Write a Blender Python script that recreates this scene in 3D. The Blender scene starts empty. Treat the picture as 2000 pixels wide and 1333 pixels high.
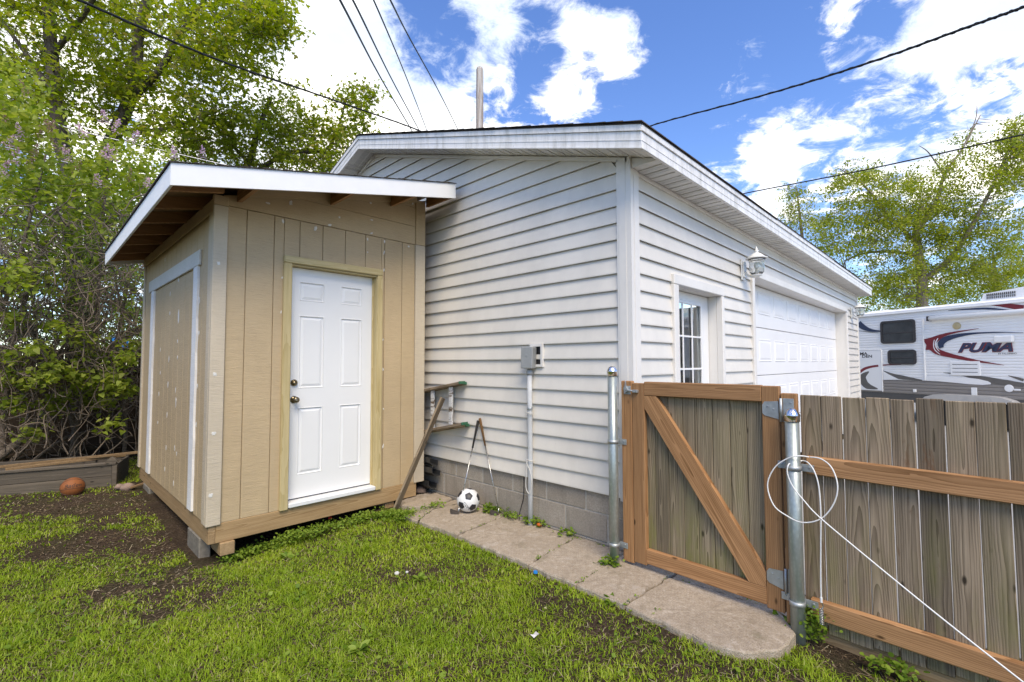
import bpy, bmesh, math, random
import numpy as np
from mathutils import Matrix, Vector, noise as mnoise
R_ = math.radians
scene = bpy.context.scene
# ---------------------------------------------------------------- camera
CAM_Z = 1.42
FPX = 927.4
_yaw, _pit, _rol = R_(44.25), R_(2.683), R_(-0.163)
_F = Vector((math.cos(_pit)*math.cos(_yaw), math.cos(_pit)*math.sin(_yaw), math.sin(_pit)))
_R0 = Vector((math.sin(_yaw), -math.cos(_yaw), 0)); _U0 = _R0.cross(_F)
_R = _R0*math.cos(_rol)+_U0*math.sin(_rol); _U = -_R0*math.sin(_rol)+_U0*math.cos(_rol)
cd = bpy.data.cameras.new('camera'); cam = bpy.data.objects.new('camera', cd)
scene.collection.objects.link(cam)
cd.sensor_width = 36; cd.lens = FPX*36/2000; cd.clip_start = 0.05; cd.clip_end = 3000
cam.matrix_world = Matrix(((_R.x,_U.x,-_F.x,0),(_R.y,_U.y,-_F.y,0),(_R.z,_U.z,-_F.z,CAM_Z),(0,0,0,1)))
scene.camera = cam
def ray(x, y):
    return _F+_R*((x-1000)/FPX)-_U*((y-666.5)/FPX)
def at(x, y, depth):                      # a survey helper: point at a distance along a sight line
    return Vector((0,0,CAM_Z))+ray(x,y)*depth
# ---------------------------------------------------------------- world, sun, exposure
SUN_EL, SUN_AZ = 52, -123                 # azimuth of the sun, degrees from +X towards +Y
sundir = Vector((math.cos(R_(SUN_EL))*math.cos(R_(SUN_AZ)), math.cos(R_(SUN_EL))*math.sin(R_(SUN_AZ)), math.sin(R_(SUN_EL))))
w = bpy.data.worlds.new('World'); scene.world = w; w.use_nodes = True
nt = w.node_tree; nt.nodes.clear()
def wn(t, **k):
    n = nt.nodes.new(t)
    for a, v in k.items(): setattr(n, a, v)
    return n
def wl(a, b): nt.links.new(a, b)
def wmath(op, a, b=None, c=None, clamp=False):
    n = wn('ShaderNodeMath', operation=op, use_clamp=clamp)
    for i, v in enumerate((a, b, c)):
        if v is None: continue
        if isinstance(v, (int, float)): n.inputs[i].default_value = v
        else: wl(v, n.inputs[i])
    return n.outputs[0]
SKY_STRENGTH = 0.128
sky = wn('ShaderNodeTexSky', sky_type='NISHITA'); sky.sun_disc = False
sky.sun_elevation = R_(SUN_EL); sky.sun_rotation = R_(90-SUN_AZ); sky.air_density = 1.0; sky.dust_density = 0.25; sky.ozone_density = 3.0
hs = wn('ShaderNodeHueSaturation'); hs.inputs['Saturation'].default_value = 1.16; hs.inputs['Hue'].default_value = 0.512
wl(sky.outputs[0], hs.inputs['Color'])
bg1 = wn('ShaderNodeBackground'); bg1.inputs[1].default_value = SKY_STRENGTH; wl(hs.outputs[0], bg1.inputs[0])
tc = wn('ShaderNodeTexCoord'); sep = wn('ShaderNodeSeparateXYZ'); wl(tc.outputs['Generated'], sep.inputs[0])
den = wmath('MAXIMUM', wmath('ADD', sep.outputs[2], 0.18), 0.05)
cmb = wn('ShaderNodeCombineXYZ'); wl(wmath('DIVIDE', sep.outputs[0], den), cmb.inputs[0]); wl(wmath('DIVIDE', sep.outputs[1], den), cmb.inputs[1])
n1 = wn('ShaderNodeTexNoise'); n1.inputs['Scale'].default_value = 2.6; n1.inputs['Detail'].default_value = 9; n1.inputs['Roughness'].default_value = 0.62; n1.inputs['Distortion'].default_value = 0.35
wl(cmb.outputs[0], n1.inputs['Vector'])
n3 = wn('ShaderNodeTexNoise'); n3.inputs['Scale'].default_value = 9; n3.inputs['Detail'].default_value = 8; n3.inputs['Roughness'].default_value = 0.68; n3.inputs['Distortion'].default_value = 0.5
wl(cmb.outputs[0], n3.inputs['Vector'])
cov = wmath('ADD', wmath('MULTIPLY', wmath('SUBTRACT', n1.outputs[0], .5), 1.0), wmath('MULTIPLY', wmath('SUBTRACT', n3.outputs[0], .5), 0.95))
cov = wmath('ADD', cov, .53)
# cloud banks of this sky, each a bearing on the dome: (u, v, angular radius px, weight)
BANKS = [(250,150,420,.26),(600,80,300,.28),(810,230,170,.20),(940,70,90,.17),(970,215,80,.08),(1150,125,110,.34),(1100,180,60,.12),(1230,90,70,.16),(1010,-40,130,.14),
         (1800,20,170,.14),(1950,150,170,.17),(1740,190,120,.10),(1560,240,110,.05),(1440,340,115,.22),(1580,325,125,.18),(1860,330,140,.17),(1700,80,60,-.12),(1560,420,90,-.12),
         (1460,20,70,.10),(1590,60,70,.10),(1450,150,60,.09),(1540,180,60,.06),
         (1330,170,280,-.20),(1640,130,110,-.08),(835,65,100,-.36),(1050,90,60,-.30),(1040,190,50,-.12),(1330,300,80,-.10),(1860,205,90,-.20),(1690,260,110,-.14),(1250,20,110,-.1)]
for (u, v, r, k) in BANKS:
    d = ray(u, v).normalized()
    ang = math.atan(r/FPX)*FPX/ray(u, v).length/FPX*1.25
    dt = wn('ShaderNodeVectorMath', operation='DOT_PRODUCT'); wl(tc.outputs['Generated'], dt.inputs[0]); dt.inputs[1].default_value = d
    mr = wn('ShaderNodeMapRange', interpolation_type='SMOOTHSTEP'); wl(dt.outputs['Value'], mr.inputs[0])
    mr.inputs[1].default_value = math.cos(ang); mr.inputs[2].default_value = math.cos(ang*0.15); mr.inputs[3].default_value = 0; mr.inputs[4].default_value = k
    cov = wmath('ADD', cov, mr.outputs[0])
mask = wn('ShaderNodeMapRange', interpolation_type='SMOOTHSTEP'); wl(cov, mask.inputs[0]); mask.inputs[1].default_value = 0.515; mask.inputs[2].default_value = 0.80
n2 = wn('ShaderNodeTexNoise'); n2.inputs['Scale'].default_value = 1.7; n2.inputs['Detail'].default_value = 4; wl(cmb.outputs[0], n2.inputs['Vector'])
cr = wn('ShaderNodeValToRGB'); wl(n2.outputs[0], cr.inputs[0])
cr.color_ramp.elements[0].position = 0.40; cr.color_ramp.elements[0].color = (0.36,0.405,0.48,1)
cr.color_ramp.elements[1].position = 0.60; cr.color_ramp.elements[1].color = (1,0.935,0.81,1)
bg2 = wn('ShaderNodeBackground'); bg2.inputs[1].default_value = 1.3; wl(cr.outputs[0], bg2.inputs[0])
mx = wn('ShaderNodeMixShader'); wl(mask.outputs[0], mx.inputs[0]); wl(bg1.outputs[0], mx.inputs[1]); wl(bg2.outputs[0], mx.inputs[2])
wo = wn('ShaderNodeOutputWorld'); wl(mx.outputs[0], wo.inputs[0])
sl = bpy.data.lights.new('sun', 'SUN'); sl.energy = 1.85; sl.angle = R_(32); sl.color = (1,0.87,0.66)
so = bpy.data.objects.new('sun', sl); scene.collection.objects.link(so)
so.rotation_euler = sundir.to_track_quat('Z','Y').to_euler(); so.location = sundir*40
vs = scene.view_settings; vs.view_transform = 'Standard'; vs.look = 'None'; vs.gamma = 1; vs.use_curve_mapping = False; vs.exposure = 1.08
scene.cycles.max_bounces = 5; scene.cycles.diffuse_bounces = 3; scene.cycles.glossy_bounces = 3; scene.cycles.transmission_bounces = 4; scene.cycles.transparent_max_bounces = 8
w.cycles.sampling_method = 'MANUAL'; w.cycles.sample_map_resolution = 256

# ---------------------------------------------------------------- helpers
COL = scene.collection
rng = random.Random(7); nrg = np.random.default_rng(11)
W = {}                                    # world matrix of every object made here
I4 = Matrix.Identity(4)
def link(o, parent, mw):
    COL.objects.link(o)
    if parent is not None:
        o.parent = parent; o.matrix_parent_inverse = W[parent].inverted()
    o.matrix_basis = mw; W[o] = mw.copy(); return o
def tag(o, label=None, cat=None, group=None, kind=None):
    for k, v in (('label',label),('category',cat),('group',group),('kind',kind)):
        if v: o[k] = v
    return o
def empty(name, loc, rotz=0, label=None, cat=None, group=None, kind=None):
    o = bpy.data.objects.new(name, None); o.empty_display_size = 0.1
    link(o, None, Matrix.Translation(loc) @ Matrix.Rotation(rotz,4,'Z'))
    return tag(o, label, cat, group, kind)
def mesh_from(name, V, Fs, mat, smooth=False):
    me = bpy.data.meshes.new(name); me.from_pydata([tuple(v) for v in V], [], Fs)
    if isinstance(mat, (list, tuple)):
        for m in mat: me.materials.append(m)
    else: me.materials.append(mat)
    if smooth: me.polygons.foreach_set('use_smooth', [True]*len(me.polygons))
    me.update(); return me
class MB:
    """collects shapes, then becomes ONE mesh object"""
    def __init__(s): s.V = []; s.F = []
    def add(s, V, Fs):
        n = len(s.V); s.V += [Vector(v) for v in V]; s.F += [[i+n for i in f] for f in Fs]; return s
    def box(s, x0,x1,y0,y1,z0,z1):
        return s.add([(x0,y0,z0),(x1,y0,z0),(x1,y1,z0),(x0,y1,z0),(x0,y0,z1),(x1,y0,z1),(x1,y1,z1),(x0,y1,z1)],
                     [(0,3,2,1),(4,5,6,7),(0,1,5,4),(1,2,6,5),(2,3,7,6),(3,0,4,7)])
    def cbox(s, x0,x1,y0,y1,z0,z1,b=.003,M=None):
        V, Fs = cbox_vf(x1-x0,y1-y0,z1-z0,b); c = Vector(((x0+x1)/2,(y0+y1)/2,(z0+z1)/2))
        return s.add([(M @ (Vector(v)+c)) if M else Vector(v)+c for v in V], Fs)
    def prism(s, poly, axis, a, b):
        """poly: list of 2-D points; axis 0/1/2 extruded from a to b"""
        def p3(q, t):
            return (t,q[0],q[1]) if axis==0 else ((q[0],t,q[1]) if axis==1 else (q[0],q[1],t))
        n = len(poly); V = [p3(q,a) for q in poly]+[p3(q,b) for q in poly]
        Fs = [list(range(n))[::-1], list(range(n,2*n))]+[[i,(i+1)%n,n+(i+1)%n,n+i] for i in range(n)]
        return s.add(V, Fs)
    def tube(s, pts, rad, seg=8, cap=True):
        pts = [Vector(p) for p in pts]; n = len(pts)
        if not hasattr(rad,'__len__'): rad = [rad]*n
        V = []; Fs = []; ref = None
        for i, p in enumerate(pts):
            t = (pts[min(i+1,n-1)]-pts[max(i-1,0)])
            if t.length < 1e-9: t = Vector((0,0,1))
            t.normalize()
            if ref is None: ref = Vector((1,0,0)) if abs(t.x)<.8 else Vector((0,1,0))
            u = (ref-t*ref.dot(t)); u.normalize(); ref = u; v = t.cross(u)
            for k in range(seg):
                a = 2*math.pi*k/seg; V.append(p+(u*math.cos(a)+v*math.sin(a))*rad[i])
        for i in range(n-1):
            for k in range(seg):
                k2 = (k+1)%seg; Fs.append([i*seg+k,i*seg+k2,(i+1)*seg+k2,(i+1)*seg+k])
        if cap: Fs += [list(range(seg))[::-1], [(n-1)*seg+k for k in range(seg)]]
        return s.add(V, Fs)
    def lathe(s, prof, c=(0,0,0), seg=20, M=None):
        """prof: (radius, height) pairs turned round z"""
        V = []; Fs = []; n = len(prof)
        for r, h in prof:
            for k in range(seg):
                a = 2*math.pi*k/seg; p = Vector((r*math.cos(a), r*math.sin(a), h)); V.append((M @ p if M else p)+Vector(c))
        for i in range(n-1):
            for k in range(seg):
                k2 = (k+1)%seg; Fs.append([i*seg+k,i*seg+k2,(i+1)*seg+k2,(i+1)*seg+k])
        Fs += [list(range(seg))[::-1], [(n-1)*seg+k for k in range(seg)]]
        return s.add(V, Fs)
    def xf(s, M): s.V = [M @ v for v in s.V]; return s
    def build(s, name, mat, parent=None, M=I4, smooth=False, center=True):
        c = Vector((0,0,0))
        if center and s.V:
            lo = Vector([min(v[i] for v in s.V) for i in range(3)]); hi = Vector([max(v[i] for v in s.V) for i in range(3)]); c = (lo+hi)/2
        me = mesh_from(name, [v-c for v in s.V], s.F, mat, smooth)
        return link(bpy.data.objects.new(name, me), parent, M @ Matrix.Translation(c))
def cbox_vf(dx, dy, dz, b):
    b = min(b, dx*.3, dy*.3, dz*.3); x,y,z = dx/2,dy/2,dz/2; V = []; ix = {}
    for sx in (-1,1):
        for sy in (-1,1):
            for sz in (-1,1):
                for ax in range(3):
                    ix[sx,sy,sz,ax] = len(V)
                    V.append((sx*(x-(0 if ax==0 else b)), sy*(y-(0 if ax==1 else b)), sz*(z-(0 if ax==2 else b))))
    Fs = []
    for ax in range(3):
        o1, o2 = (ax+1)%3, (ax+2)%3
        for sg in (-1,1):
            q = []
            for a, c in ((-1,-1),(1,-1),(1,1),(-1,1)):
                k = [0,0,0]; k[ax] = sg; k[o1] = a; k[o2] = c; q.append(ix[k[0],k[1],k[2],ax])
            Fs.append(q if sg>0 else q[::-1])
    for ax in range(3):
        o1, o2 = (ax+1)%3, (ax+2)%3
        for s1 in (-1,1):
            for s2 in (-1,1):
                def kk(t):
                    k = [0,0,0]; k[ax] = t; k[o1] = s1; k[o2] = s2; return tuple(k)
                a, c = kk(-1), kk(1)
                q = [ix[a+(o1,)], ix[c+(o1,)], ix[c+(o2,)], ix[a+(o2,)]]
                Fs.append(q if s1*s2<0 else q[::-1])
    for sx in (-1,1):
        for sy in (-1,1):
            for sz in (-1,1):
                q = [ix[sx,sy,sz,0], ix[sx,sy,sz,1], ix[sx,sy,sz,2]]
                Fs.append(q if sx*sy*sz>0 else q[::-1])
    return V, Fs
_cache = {}
def pbox(name, x0,x1,y0,y1,z0,z1, mat, parent=None, b=.003, M=I4, rot=None):
    """one chamfered board; alike boards share their mesh"""
    key = (round(x1-x0,4),round(y1-y0,4),round(z1-z0,4),b,mat.name)
    if key not in _cache:
        V, Fs = cbox_vf(x1-x0,y1-y0,z1-z0,b); _cache[key] = mesh_from(name, V, Fs, mat)
    o = bpy.data.objects.new(name, _cache[key])
    mw = M @ Matrix.Translation(((x0+x1)/2,(y0+y1)/2,(z0+z1)/2))
    if rot is not None: mw = mw @ rot
    return link(o, parent, mw)
def rotX(a): return Matrix.Rotation(a,4,'X')
def rotY(a): return Matrix.Rotation(a,4,'Y')
def rotZ(a): return Matrix.Rotation(a,4,'Z')

# ---------------------------------------------------------------- materials
class MT:
    def __init__(s, name, rough=.6, spec=.3, metal=0):
        s.m = bpy.data.materials.new(name); s.m.use_nodes = True; s.t = s.m.node_tree
        s.b = s.t.nodes['Principled BSDF']; s.out = s.t.nodes['Material Output']
        s.b.inputs['Roughness'].default_value = rough; s.b.inputs['Metallic'].default_value = metal
        s.b.inputs['Specular IOR Level'].default_value = spec
        s._co = None
    def n(s, t, **k):
        x = s.t.nodes.new(t)
        for a, v in k.items(): setattr(x, a, v)
        return x
    def l(s, a, b): s.t.links.new(a, b)
    def co(s, rand=True):
        """object coordinates, shifted for each object so that alike pieces differ"""
        if s._co: return s._co
        tc = s.n('ShaderNodeTexCoord')
        if not rand: s._co = tc.outputs['Object']; return s._co
        oi = s.n('ShaderNodeObjectInfo'); s.rnd = oi.outputs['Random']
        m = s.n('ShaderNodeVectorMath', operation='MULTIPLY_ADD')
        s.l(oi.outputs['Random'], m.inputs[0]); m.inputs[1].default_value = (17.3,31.7,53.1); s.l(tc.outputs['Object'], m.inputs[2])
        s._co = m.outputs[0]; return s._co
    def world(s):
        return s.n('ShaderNodeNewGeometry').outputs['Position']
    def map(s, v, sc):
        m = s.n('ShaderNodeMapping'); m.inputs['Scale'].default_value = sc; s.l(v, m.inputs[0]); return m.outputs[0]
    def noise(s, v, scale, detail=4, rough=.55, dist=0):
        x = s.n('ShaderNodeTexNoise'); x.inputs['Scale'].default_value = scale; x.inputs['Detail'].default_value = detail
        x.inputs['Roughness'].default_value = rough; x.inputs['Distortion'].default_value = dist; s.l(v, x.inputs['Vector']); return x.outputs[0]
    def ramp(s, v, stops, interp='LINEAR'):
        r = s.n('ShaderNodeValToRGB'); r.color_ramp.interpolation = interp; s.l(v, r.inputs[0]); e = r.color_ramp.elements
        while len(e) < len(stops): e.new(.5)
        for i, (p, c) in enumerate(stops):
            e[i].position = p; e[i].color = (c,c,c,1) if isinstance(c,(int,float)) else tuple(c)+(1,)
        return r.outputs[0]
    def mix(s, f, a, b, mode='MIX'):
        x = s.n('ShaderNodeMix', data_type='RGBA', blend_type=mode)
        for i, v in ((0,f),(6,a),(7,b)):
            if isinstance(v,(int,float)): x.inputs[i].default_value = v
            elif isinstance(v,tuple): x.inputs[i].default_value = v+(1,)
            else: s.l(v, x.inputs[i])
        return x.outputs[2]
    def math(s, op, a, b=0, clamp=False):
        x = s.n('ShaderNodeMath', operation=op, use_clamp=clamp)
        for i, v in ((0,a),(1,b)):
            if isinstance(v,(int,float)): x.inputs[i].default_value = v
            else: s.l(v, x.inputs[i])
        return x.outputs[0]
    def color(s, c):
        if isinstance(c,tuple): s.b.inputs['Base Color'].default_value = c+(1,)
        else: s.l(c, s.b.inputs['Base Color'])
        return s
    def rough(s, v): s.l(v, s.b.inputs['Roughness']); return s
    def bump(s, h, strength=.3, dist=.004):
        x = s.n('ShaderNodeBump'); x.inputs['Strength'].default_value = strength; x.inputs['Distance'].default_value = dist
        s.l(h, x.inputs['Height']); s.l(x.outputs[0], s.b.inputs['Normal']); return s
def plain(name, c, rough=.5, spec=.3, metal=0, var=.06, nscale=8):
    m = MT(name, rough, spec, metal); n = m.noise(m.co(), nscale, 5, .6)
    a = tuple(x*(1-var) for x in c); b = tuple(min(1,x*(1+var)) for x in c)
    m.color(m.ramp(n, [(.3,a),(.7,b)])); m.rough(m.ramp(n, [(.3,max(.05,rough-.06)),(.7,min(1,rough+.08))])); return m.m
def wood(name, dark, light, axis, rough=.75, fine=60, bump=.35, knots=True, algae=0, stain=None, randv=.25):
    m = MT(name, rough, .2); co = m.co(); sc = [1,1,1]
    def ax(l, c): q = [c,c,c]; q[axis] = l; return tuple(q)
    # plain-sawn growth rings: distance from a tilted heart line, so the face shows arches and streaks
    tcr = m.n('ShaderNodeTexCoord'); sr = m.n('ShaderNodeSeparateXYZ'); m.l(tcr.outputs['Object'], sr.inputs[0])
    ac = {2:1,1:2,0:2}[axis]; rnd2 = m.math('FRACT', m.math('MULTIPLY', m.rnd, 37.7))
    u_ = m.math('ADD', sr.outputs[ac], m.math('MULTIPLY', m.math('SUBTRACT', m.rnd, .5), .09))
    d_ = m.math('ADD', m.math('MULTIPLY', sr.outputs[axis], m.math('ADD', m.math('MULTIPLY', rnd2, .055), -.02)), m.math('ADD', m.math('MULTIPLY', rnd2, .03), .006))
    wv_ = m.math('MULTIPLY', m.math('SUBTRACT', m.noise(m.map(co, ax(1.8,10)), 1.0, 3, .5), .5), .030)
    rr_ = m.math('ADD', m.math('SQRT', m.math('ADD', m.math('MULTIPLY', u_, u_), m.math('MULTIPLY', d_, d_))), wv_)
    saw = m.math('FRACT', m.math('MULTIPLY', rr_, 118))
    tri = m.math('POWER', saw, 1.6)
    grain = m.noise(m.map(co, ax(1.6,fine)), 1.0, 6, .65, .3)
    g = m.math('SUBTRACT', m.math('ADD', m.math('MULTIPLY', grain, .80), .26), m.math('MULTIPLY', tri, .30))
    c = m.ramp(g, [(.26,dark),(.74,light)])
    big = m.noise(m.map(co, ax(1.2,4)), 1.0, 4, .6)
    c = m.mix(m.ramp(big, [(.35,.0),(.75,.55)]), c, m.mix(.5, c, tuple(x*.62 for x in dark)))
    if knots:
        vo = m.n('ShaderNodeTexVoronoi'); vo.inputs['Scale'].default_value = 1.0; m.l(m.map(co, ax(4.2,10)), vo.inputs['Vector'])
        k = m.ramp(vo.outputs['Distance'], [(.05,.95),(.11,0.0)])
        c = m.mix(k, c, tuple(x*.35 for x in dark))
    r2 = m.ramp(m.math('FRACT', m.math('MULTIPLY', m.rnd, 91.3)), [(0,(1-randv,1-randv,1-randv)),(.5,(1,.97,.93)),(1,(1+randv*.5,1+randv*.42,1+randv*.3))])
    c = m.mix(1.0, c, r2, 'MULTIPLY')
    if algae:
        tcz = m.n('ShaderNodeTexCoord'); sz = m.n('ShaderNodeSeparateXYZ'); m.l(tcz.outputs['Object'], sz.inputs[0])
        low = m.ramp(m.math('ADD', m.math('MULTIPLY', sz.outputs[2], -.75), .5), [(.40,.22),(.9,.95)])
        an = m.ramp(m.noise(m.map(co, ax(1.6,7)), 1.3, 5, .65), [(.46,0.0),(.72,1.0)])
        c = m.mix(m.math('MULTIPLY', m.math('MULTIPLY', low, an), algae), c, (.19,.19,.05))
    if stain:
        sn = m.ramp(m.noise(m.map(co, ax(1.1,5)), 1.9, 6, .7, .6), [(.6,0.0),(.68,.75)])
        c = m.mix(sn, c, stain)
    m.color(c); m.bump(g, bump, .004); return m.m
# --- paints, plastics, metals
def vinyl_mat(name, c):
    m = MT(name, .42, .35); co = m.co()
    grain = m.noise(m.map(co, (3,3,90)), 1.0, 4, .6)
    dirt = m.noise(m.map(m.world(), (1.1,1.1,.55)), 2.2, 6, .7)
    cc = m.ramp(dirt, [(.34,tuple(x*.90 for x in c)),(.6,c)])
    spots = m.ramp(m.noise(m.world(), 38, 3, .6), [(.70,0.0),(.76,.22)])
    cc = m.mix(spots, cc, (.42,.40,.36))
    cc = m.mix(1.0, cc, m.ramp(m.rnd, [(0,.975),(1,1.0)]), 'MULTIPLY')
    m.color(cc); m.bump(grain, .06, .002); return m.m
M_vinyl = vinyl_mat('vinyl_white', (.725,.685,.615))
M_vinyl2 = vinyl_mat('vinyl_trim_white', (.77,.735,.68))
def fascia_mat():
    m = MT('fascia_aluminium', .38, .4); p = m.world()
    streak = m.noise(m.map(p, (7,7,1.2)), 2.0, 6, .7); c = m.ramp(streak, [(.34,(.60,.58,.53)),(.55,(.82,.80,.77))])
    fl = m.ramp(m.noise(p, 26, 4, .7), [(.66,0.0),(.71,.6)]); c = m.mix(fl, c, (.30,.26,.20)); m.color(c); return m.m
M_fascia = fascia_mat()
def soffit_mat():
    m = MT('soffit_vinyl', .5, .3); tc = m.n('ShaderNodeTexCoord'); s = m.n('ShaderNodeSeparateXYZ'); m.l(tc.outputs['Object'], s.inputs[0])
    # panel-local: x runs across the panel, y along it; two rows of small punched vents
    def cyc(v, f): return m.math('FRACT', m.math('MULTIPLY', v, f))
    hx = m.math('LESS_THAN', m.math('ABSOLUTE', m.math('SUBTRACT', cyc(s.outputs[0], 130), .5)), .24)
    hy = m.math('LESS_THAN', m.math('ABSOLUTE', m.math('SUBTRACT', cyc(s.outputs[1], 65), .5)), .30)
    band = m.math('LESS_THAN', m.math('ABSOLUTE', m.math('SUBTRACT', m.math('ABSOLUTE', m.math('ADD', s.outputs[0], -.03)), .042)), .032)
    oi = m.n('ShaderNodeObjectInfo')
    h = m.math('MULTIPLY', m.math('MULTIPLY', hx, hy), band)
    c = m.ramp(m.noise(m.world(), 2.2, 5, .65), [(.3,(.68,.66,.61)),(.6,(.78,.765,.73))])
    m.color(m.mix(m.math('MULTIPLY', h, .7), c, (.05,.05,.045))); m.bump(h, .4, -.002); return m.m
M_soffit = soffit_mat()
M_steel_door = plain('painted_steel_white', (.78,.775,.765), .33, .45, 0, .015, 3)
M_gdoor = plain('garage_door_white', (.80,.79,.775), .4, .4, 0, .02, 3)
M_lampwhite = plain('lamp_white_paint', (.74,.74,.72), .35, .5, 0, .05, 20)
def shingle_mat():
    m = MT('asphalt_shingle', .95, .1); n = m.noise(m.world(), 160, 3, .7); b = m.noise(m.map(m.world(), (4,4,4)), 1.6, 3, .5)
    c = m.ramp(n, [(.3,(.018,.017,.018)),(.7,(.085,.075,.07))]); c = m.mix(m.ramp(b, [(.4,0.0),(.7,.5)]), c, (.13,.10,.075)); m.color(c); m.bump(n, .5, .002); return m.m
M_shingle = shingle_mat()
def block_mat():
    m = MT('concrete_block', .93, .15); p = m.world(); co = m.co()
    f = m.noise(p, 85, 5, .75); b = m.noise(p, 3.2, 5, .65); st = m.noise(m.map(p, (9,9,1.2)), 1.3, 5, .65)
    c = m.ramp(f, [(.28,(.26,.225,.18)),(.72,(.46,.41,.345))]); c = m.mix(m.ramp(b, [(.38,.0),(.66,.45)]), c, (.24,.205,.165))
    c = m.mix(m.ramp(st, [(.52,0.0),(.72,.55)]), c, (.17,.15,.12))
    c = m.mix(1.0, c, m.ramp(m.rnd, [(0,.82),(1,1.08)]), 'MULTIPLY'); m.color(c); m.bump(f, .6, .003); return m.m
M_block = block_mat()
M_mortar = plain('mortar', (.44,.41,.36), .95, .1, 0, .15, 40)
def slab_mat():
    m = MT('old_concrete', .92, .15); p = m.world()
    f = m.noise(p, 95, 7, .85); b = m.noise(p, 2.6, 6, .7); sp = m.n('ShaderNodeTexVoronoi'); sp.inputs['Scale'].default_value = 150; m.l(p, sp.inputs['Vector'])
    c = m.ramp(f, [(.25,(.17,.135,.10)),(.5,(.40,.33,.25)),(.78,(.60,.525,.43))])
    c = m.mix(m.ramp(b, [(.42,0.0),(.70,.45)]), c, (.26,.21,.155))
    mo = m.ramp(m.noise(p, 5.5, 6, .75), [(.57,0.0),(.72,.55)]); c = m.mix(mo, c, (.135,.12,.06))
    wh = m.ramp(m.noise(p, 4.0, 6, .75, .4), [(.58,0.0),(.74,.5)]); c = m.mix(wh, c, (.60,.545,.49))
    md = m.noise(p, 24, 6, .75); c = m.mix(m.ramp(md, [(.34,.45),(.48,0.0)]), c, (.22,.175,.125)); c = m.mix(m.ramp(md, [(.54,0.0),(.70,.55)]), c, (.60,.53,.44))
    c = m.mix(m.ramp(sp.outputs['Distance'], [(.1,.4),(.35,0.0)]), c, (.11,.088,.065))
    m.color(c); h = m.math('ADD', f, m.math('MULTIPLY', sp.outputs['Distance'], .8)); m.bump(h, .8, .004); return m.m
M_slab = slab_mat()
def soil_mat():
    m = MT('soil', .97, .1); p = m.world()
    f = m.noise(p, 55, 8, .75); b = m.noise(p, 3.5, 5, .6)
    c = m.ramp(f, [(.30,(.025,.017,.011)),(.5,(.085,.058,.038)),(.72,(.24,.18,.12))])
    c = m.mix(m.ramp(b, [(.42,0.0),(.62,.55)]), c, (.05,.036,.025))
    g = m.ramp(m.noise(p, 1.3, 6, .7), [(.45,0.0),(.6,.35)]); c = m.mix(g, c, (.065,.075,.022))
    m.color(c); m.bump(m.math('ADD', f, m.math('MULTIPLY', m.noise(p, 18, 5, .7), 1.2)), 1.0, .03); return m.m
M_soil = soil_mat()
def galv_mat():
    m = MT('galvanised_steel', .36, .5, .6); co = m.co(); v = m.n('ShaderNodeTexVoronoi'); v.inputs['Scale'].default_value = 75; m.l(m.map(co, (1,1,.55)), v.inputs['Vector'])
    n = m.noise(m.map(co, (9,9,1.1)), 2.0, 5, .65)
    c = m.mix(m.ramp(v.outputs['Distance'],[(.1,0.0),(.6,.5)]), m.ramp(n, [(.3,(.30,.335,.31)),(.7,(.50,.54,.51))]), (.28,.31,.29)); m.color(c)
    m.rough(m.ramp(n, [(.3,.3),(.7,.5)])); return m.m
M_galv = galv_mat()
M_galvdull = plain('galvanised_dull', (.42,.44,.44), .5, .5, .7, .14, 30)
M_chrome = plain('bright_cap', (.72,.73,.74), .16, .6, 1.0, .04, 10)
M_brass = plain('antique_brass', (.20,.165,.105), .28, .6, .9, .2, 40)
M_black = plain('black_plastic', (.02,.02,.021), .45, .4)
M_pvc = plain('grey_pvc', (.50,.51,.51), .5, .3, 0, .1, 9)
M_greybox = plain('grey_box_metal', (.34,.345,.335), .5, .4, .3, .08, 14)
M_cable = plain('black_cable', (.012,.012,.014), .6, .3)
def glass_mat(name='window_glass', tint=(.9,.95,.95)):
    m = MT(name, .015, .5); m.color(tint); m.b.inputs['Transmission Weight'].default_value = 1; m.b.inputs['IOR'].default_value = 1.5; return m.m
M_glass = glass_mat()

# ================================================================= ground
def gz(x, y):
    """lawn height"""
    h = .022*mnoise.noise((x*.7,y*.7,3.1))+.010*mnoise.noise((x*2.3,y*2.3,8))
    h -= .02*max(0,min(1,(1.9-y)/1.2))
    h -= .075*math.exp(-(((x-.95)/.8)**2+((y-4.5)/1.0)**2))+.045*math.exp(-((y-4.35)/.42)**2)*max(0,min(1,(x-.9)/.3))*max(0,min(1,(2.5-x)/.5))
    h += .028*math.exp(-((x-2.42)/.16)**2)*max(0,min(1,(3.7-y)/.3))
    return h-.005
def build_ground():
    xs = np.concatenate([np.array([-300,-120,-60,-30,-15,-9,-6]), np.arange(-4.5,5.01,.12), np.array([5.6,6.5,8,11,15,22,40,90,200,300])])
    ys = np.concatenate([np.array([-300,-120,-60,-30,-15,-8,-5,-3.2]), np.arange(-2.4,10.01,.12), np.array([11,13,16,22,40,90,200,300])])
    V = []
    for y in ys:
        for x in xs:
            f = max(0,1-max(0,abs(x-.5)-5)/3)*max(0,1-max(0,abs(y-4)-6.5)/3)
            V.append((x,y,gz(x,y)*f if f>0 else 0))
    n = len(xs); Fs = [(j*n+i,j*n+i+1,(j+1)*n+i+1,(j+1)*n+i) for j in range(len(ys)-1) for i in range(n-1)]
    me = mesh_from('ground', V, Fs, M_soil, True); o = link(bpy.data.objects.new('ground', me), None, I4); o['kind'] = 'structure'
    return o
GROUND = build_ground()
M_asphalt = plain('driveway_concrete', (.33,.32,.30), .9, .2, 0, .12, 3)
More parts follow.
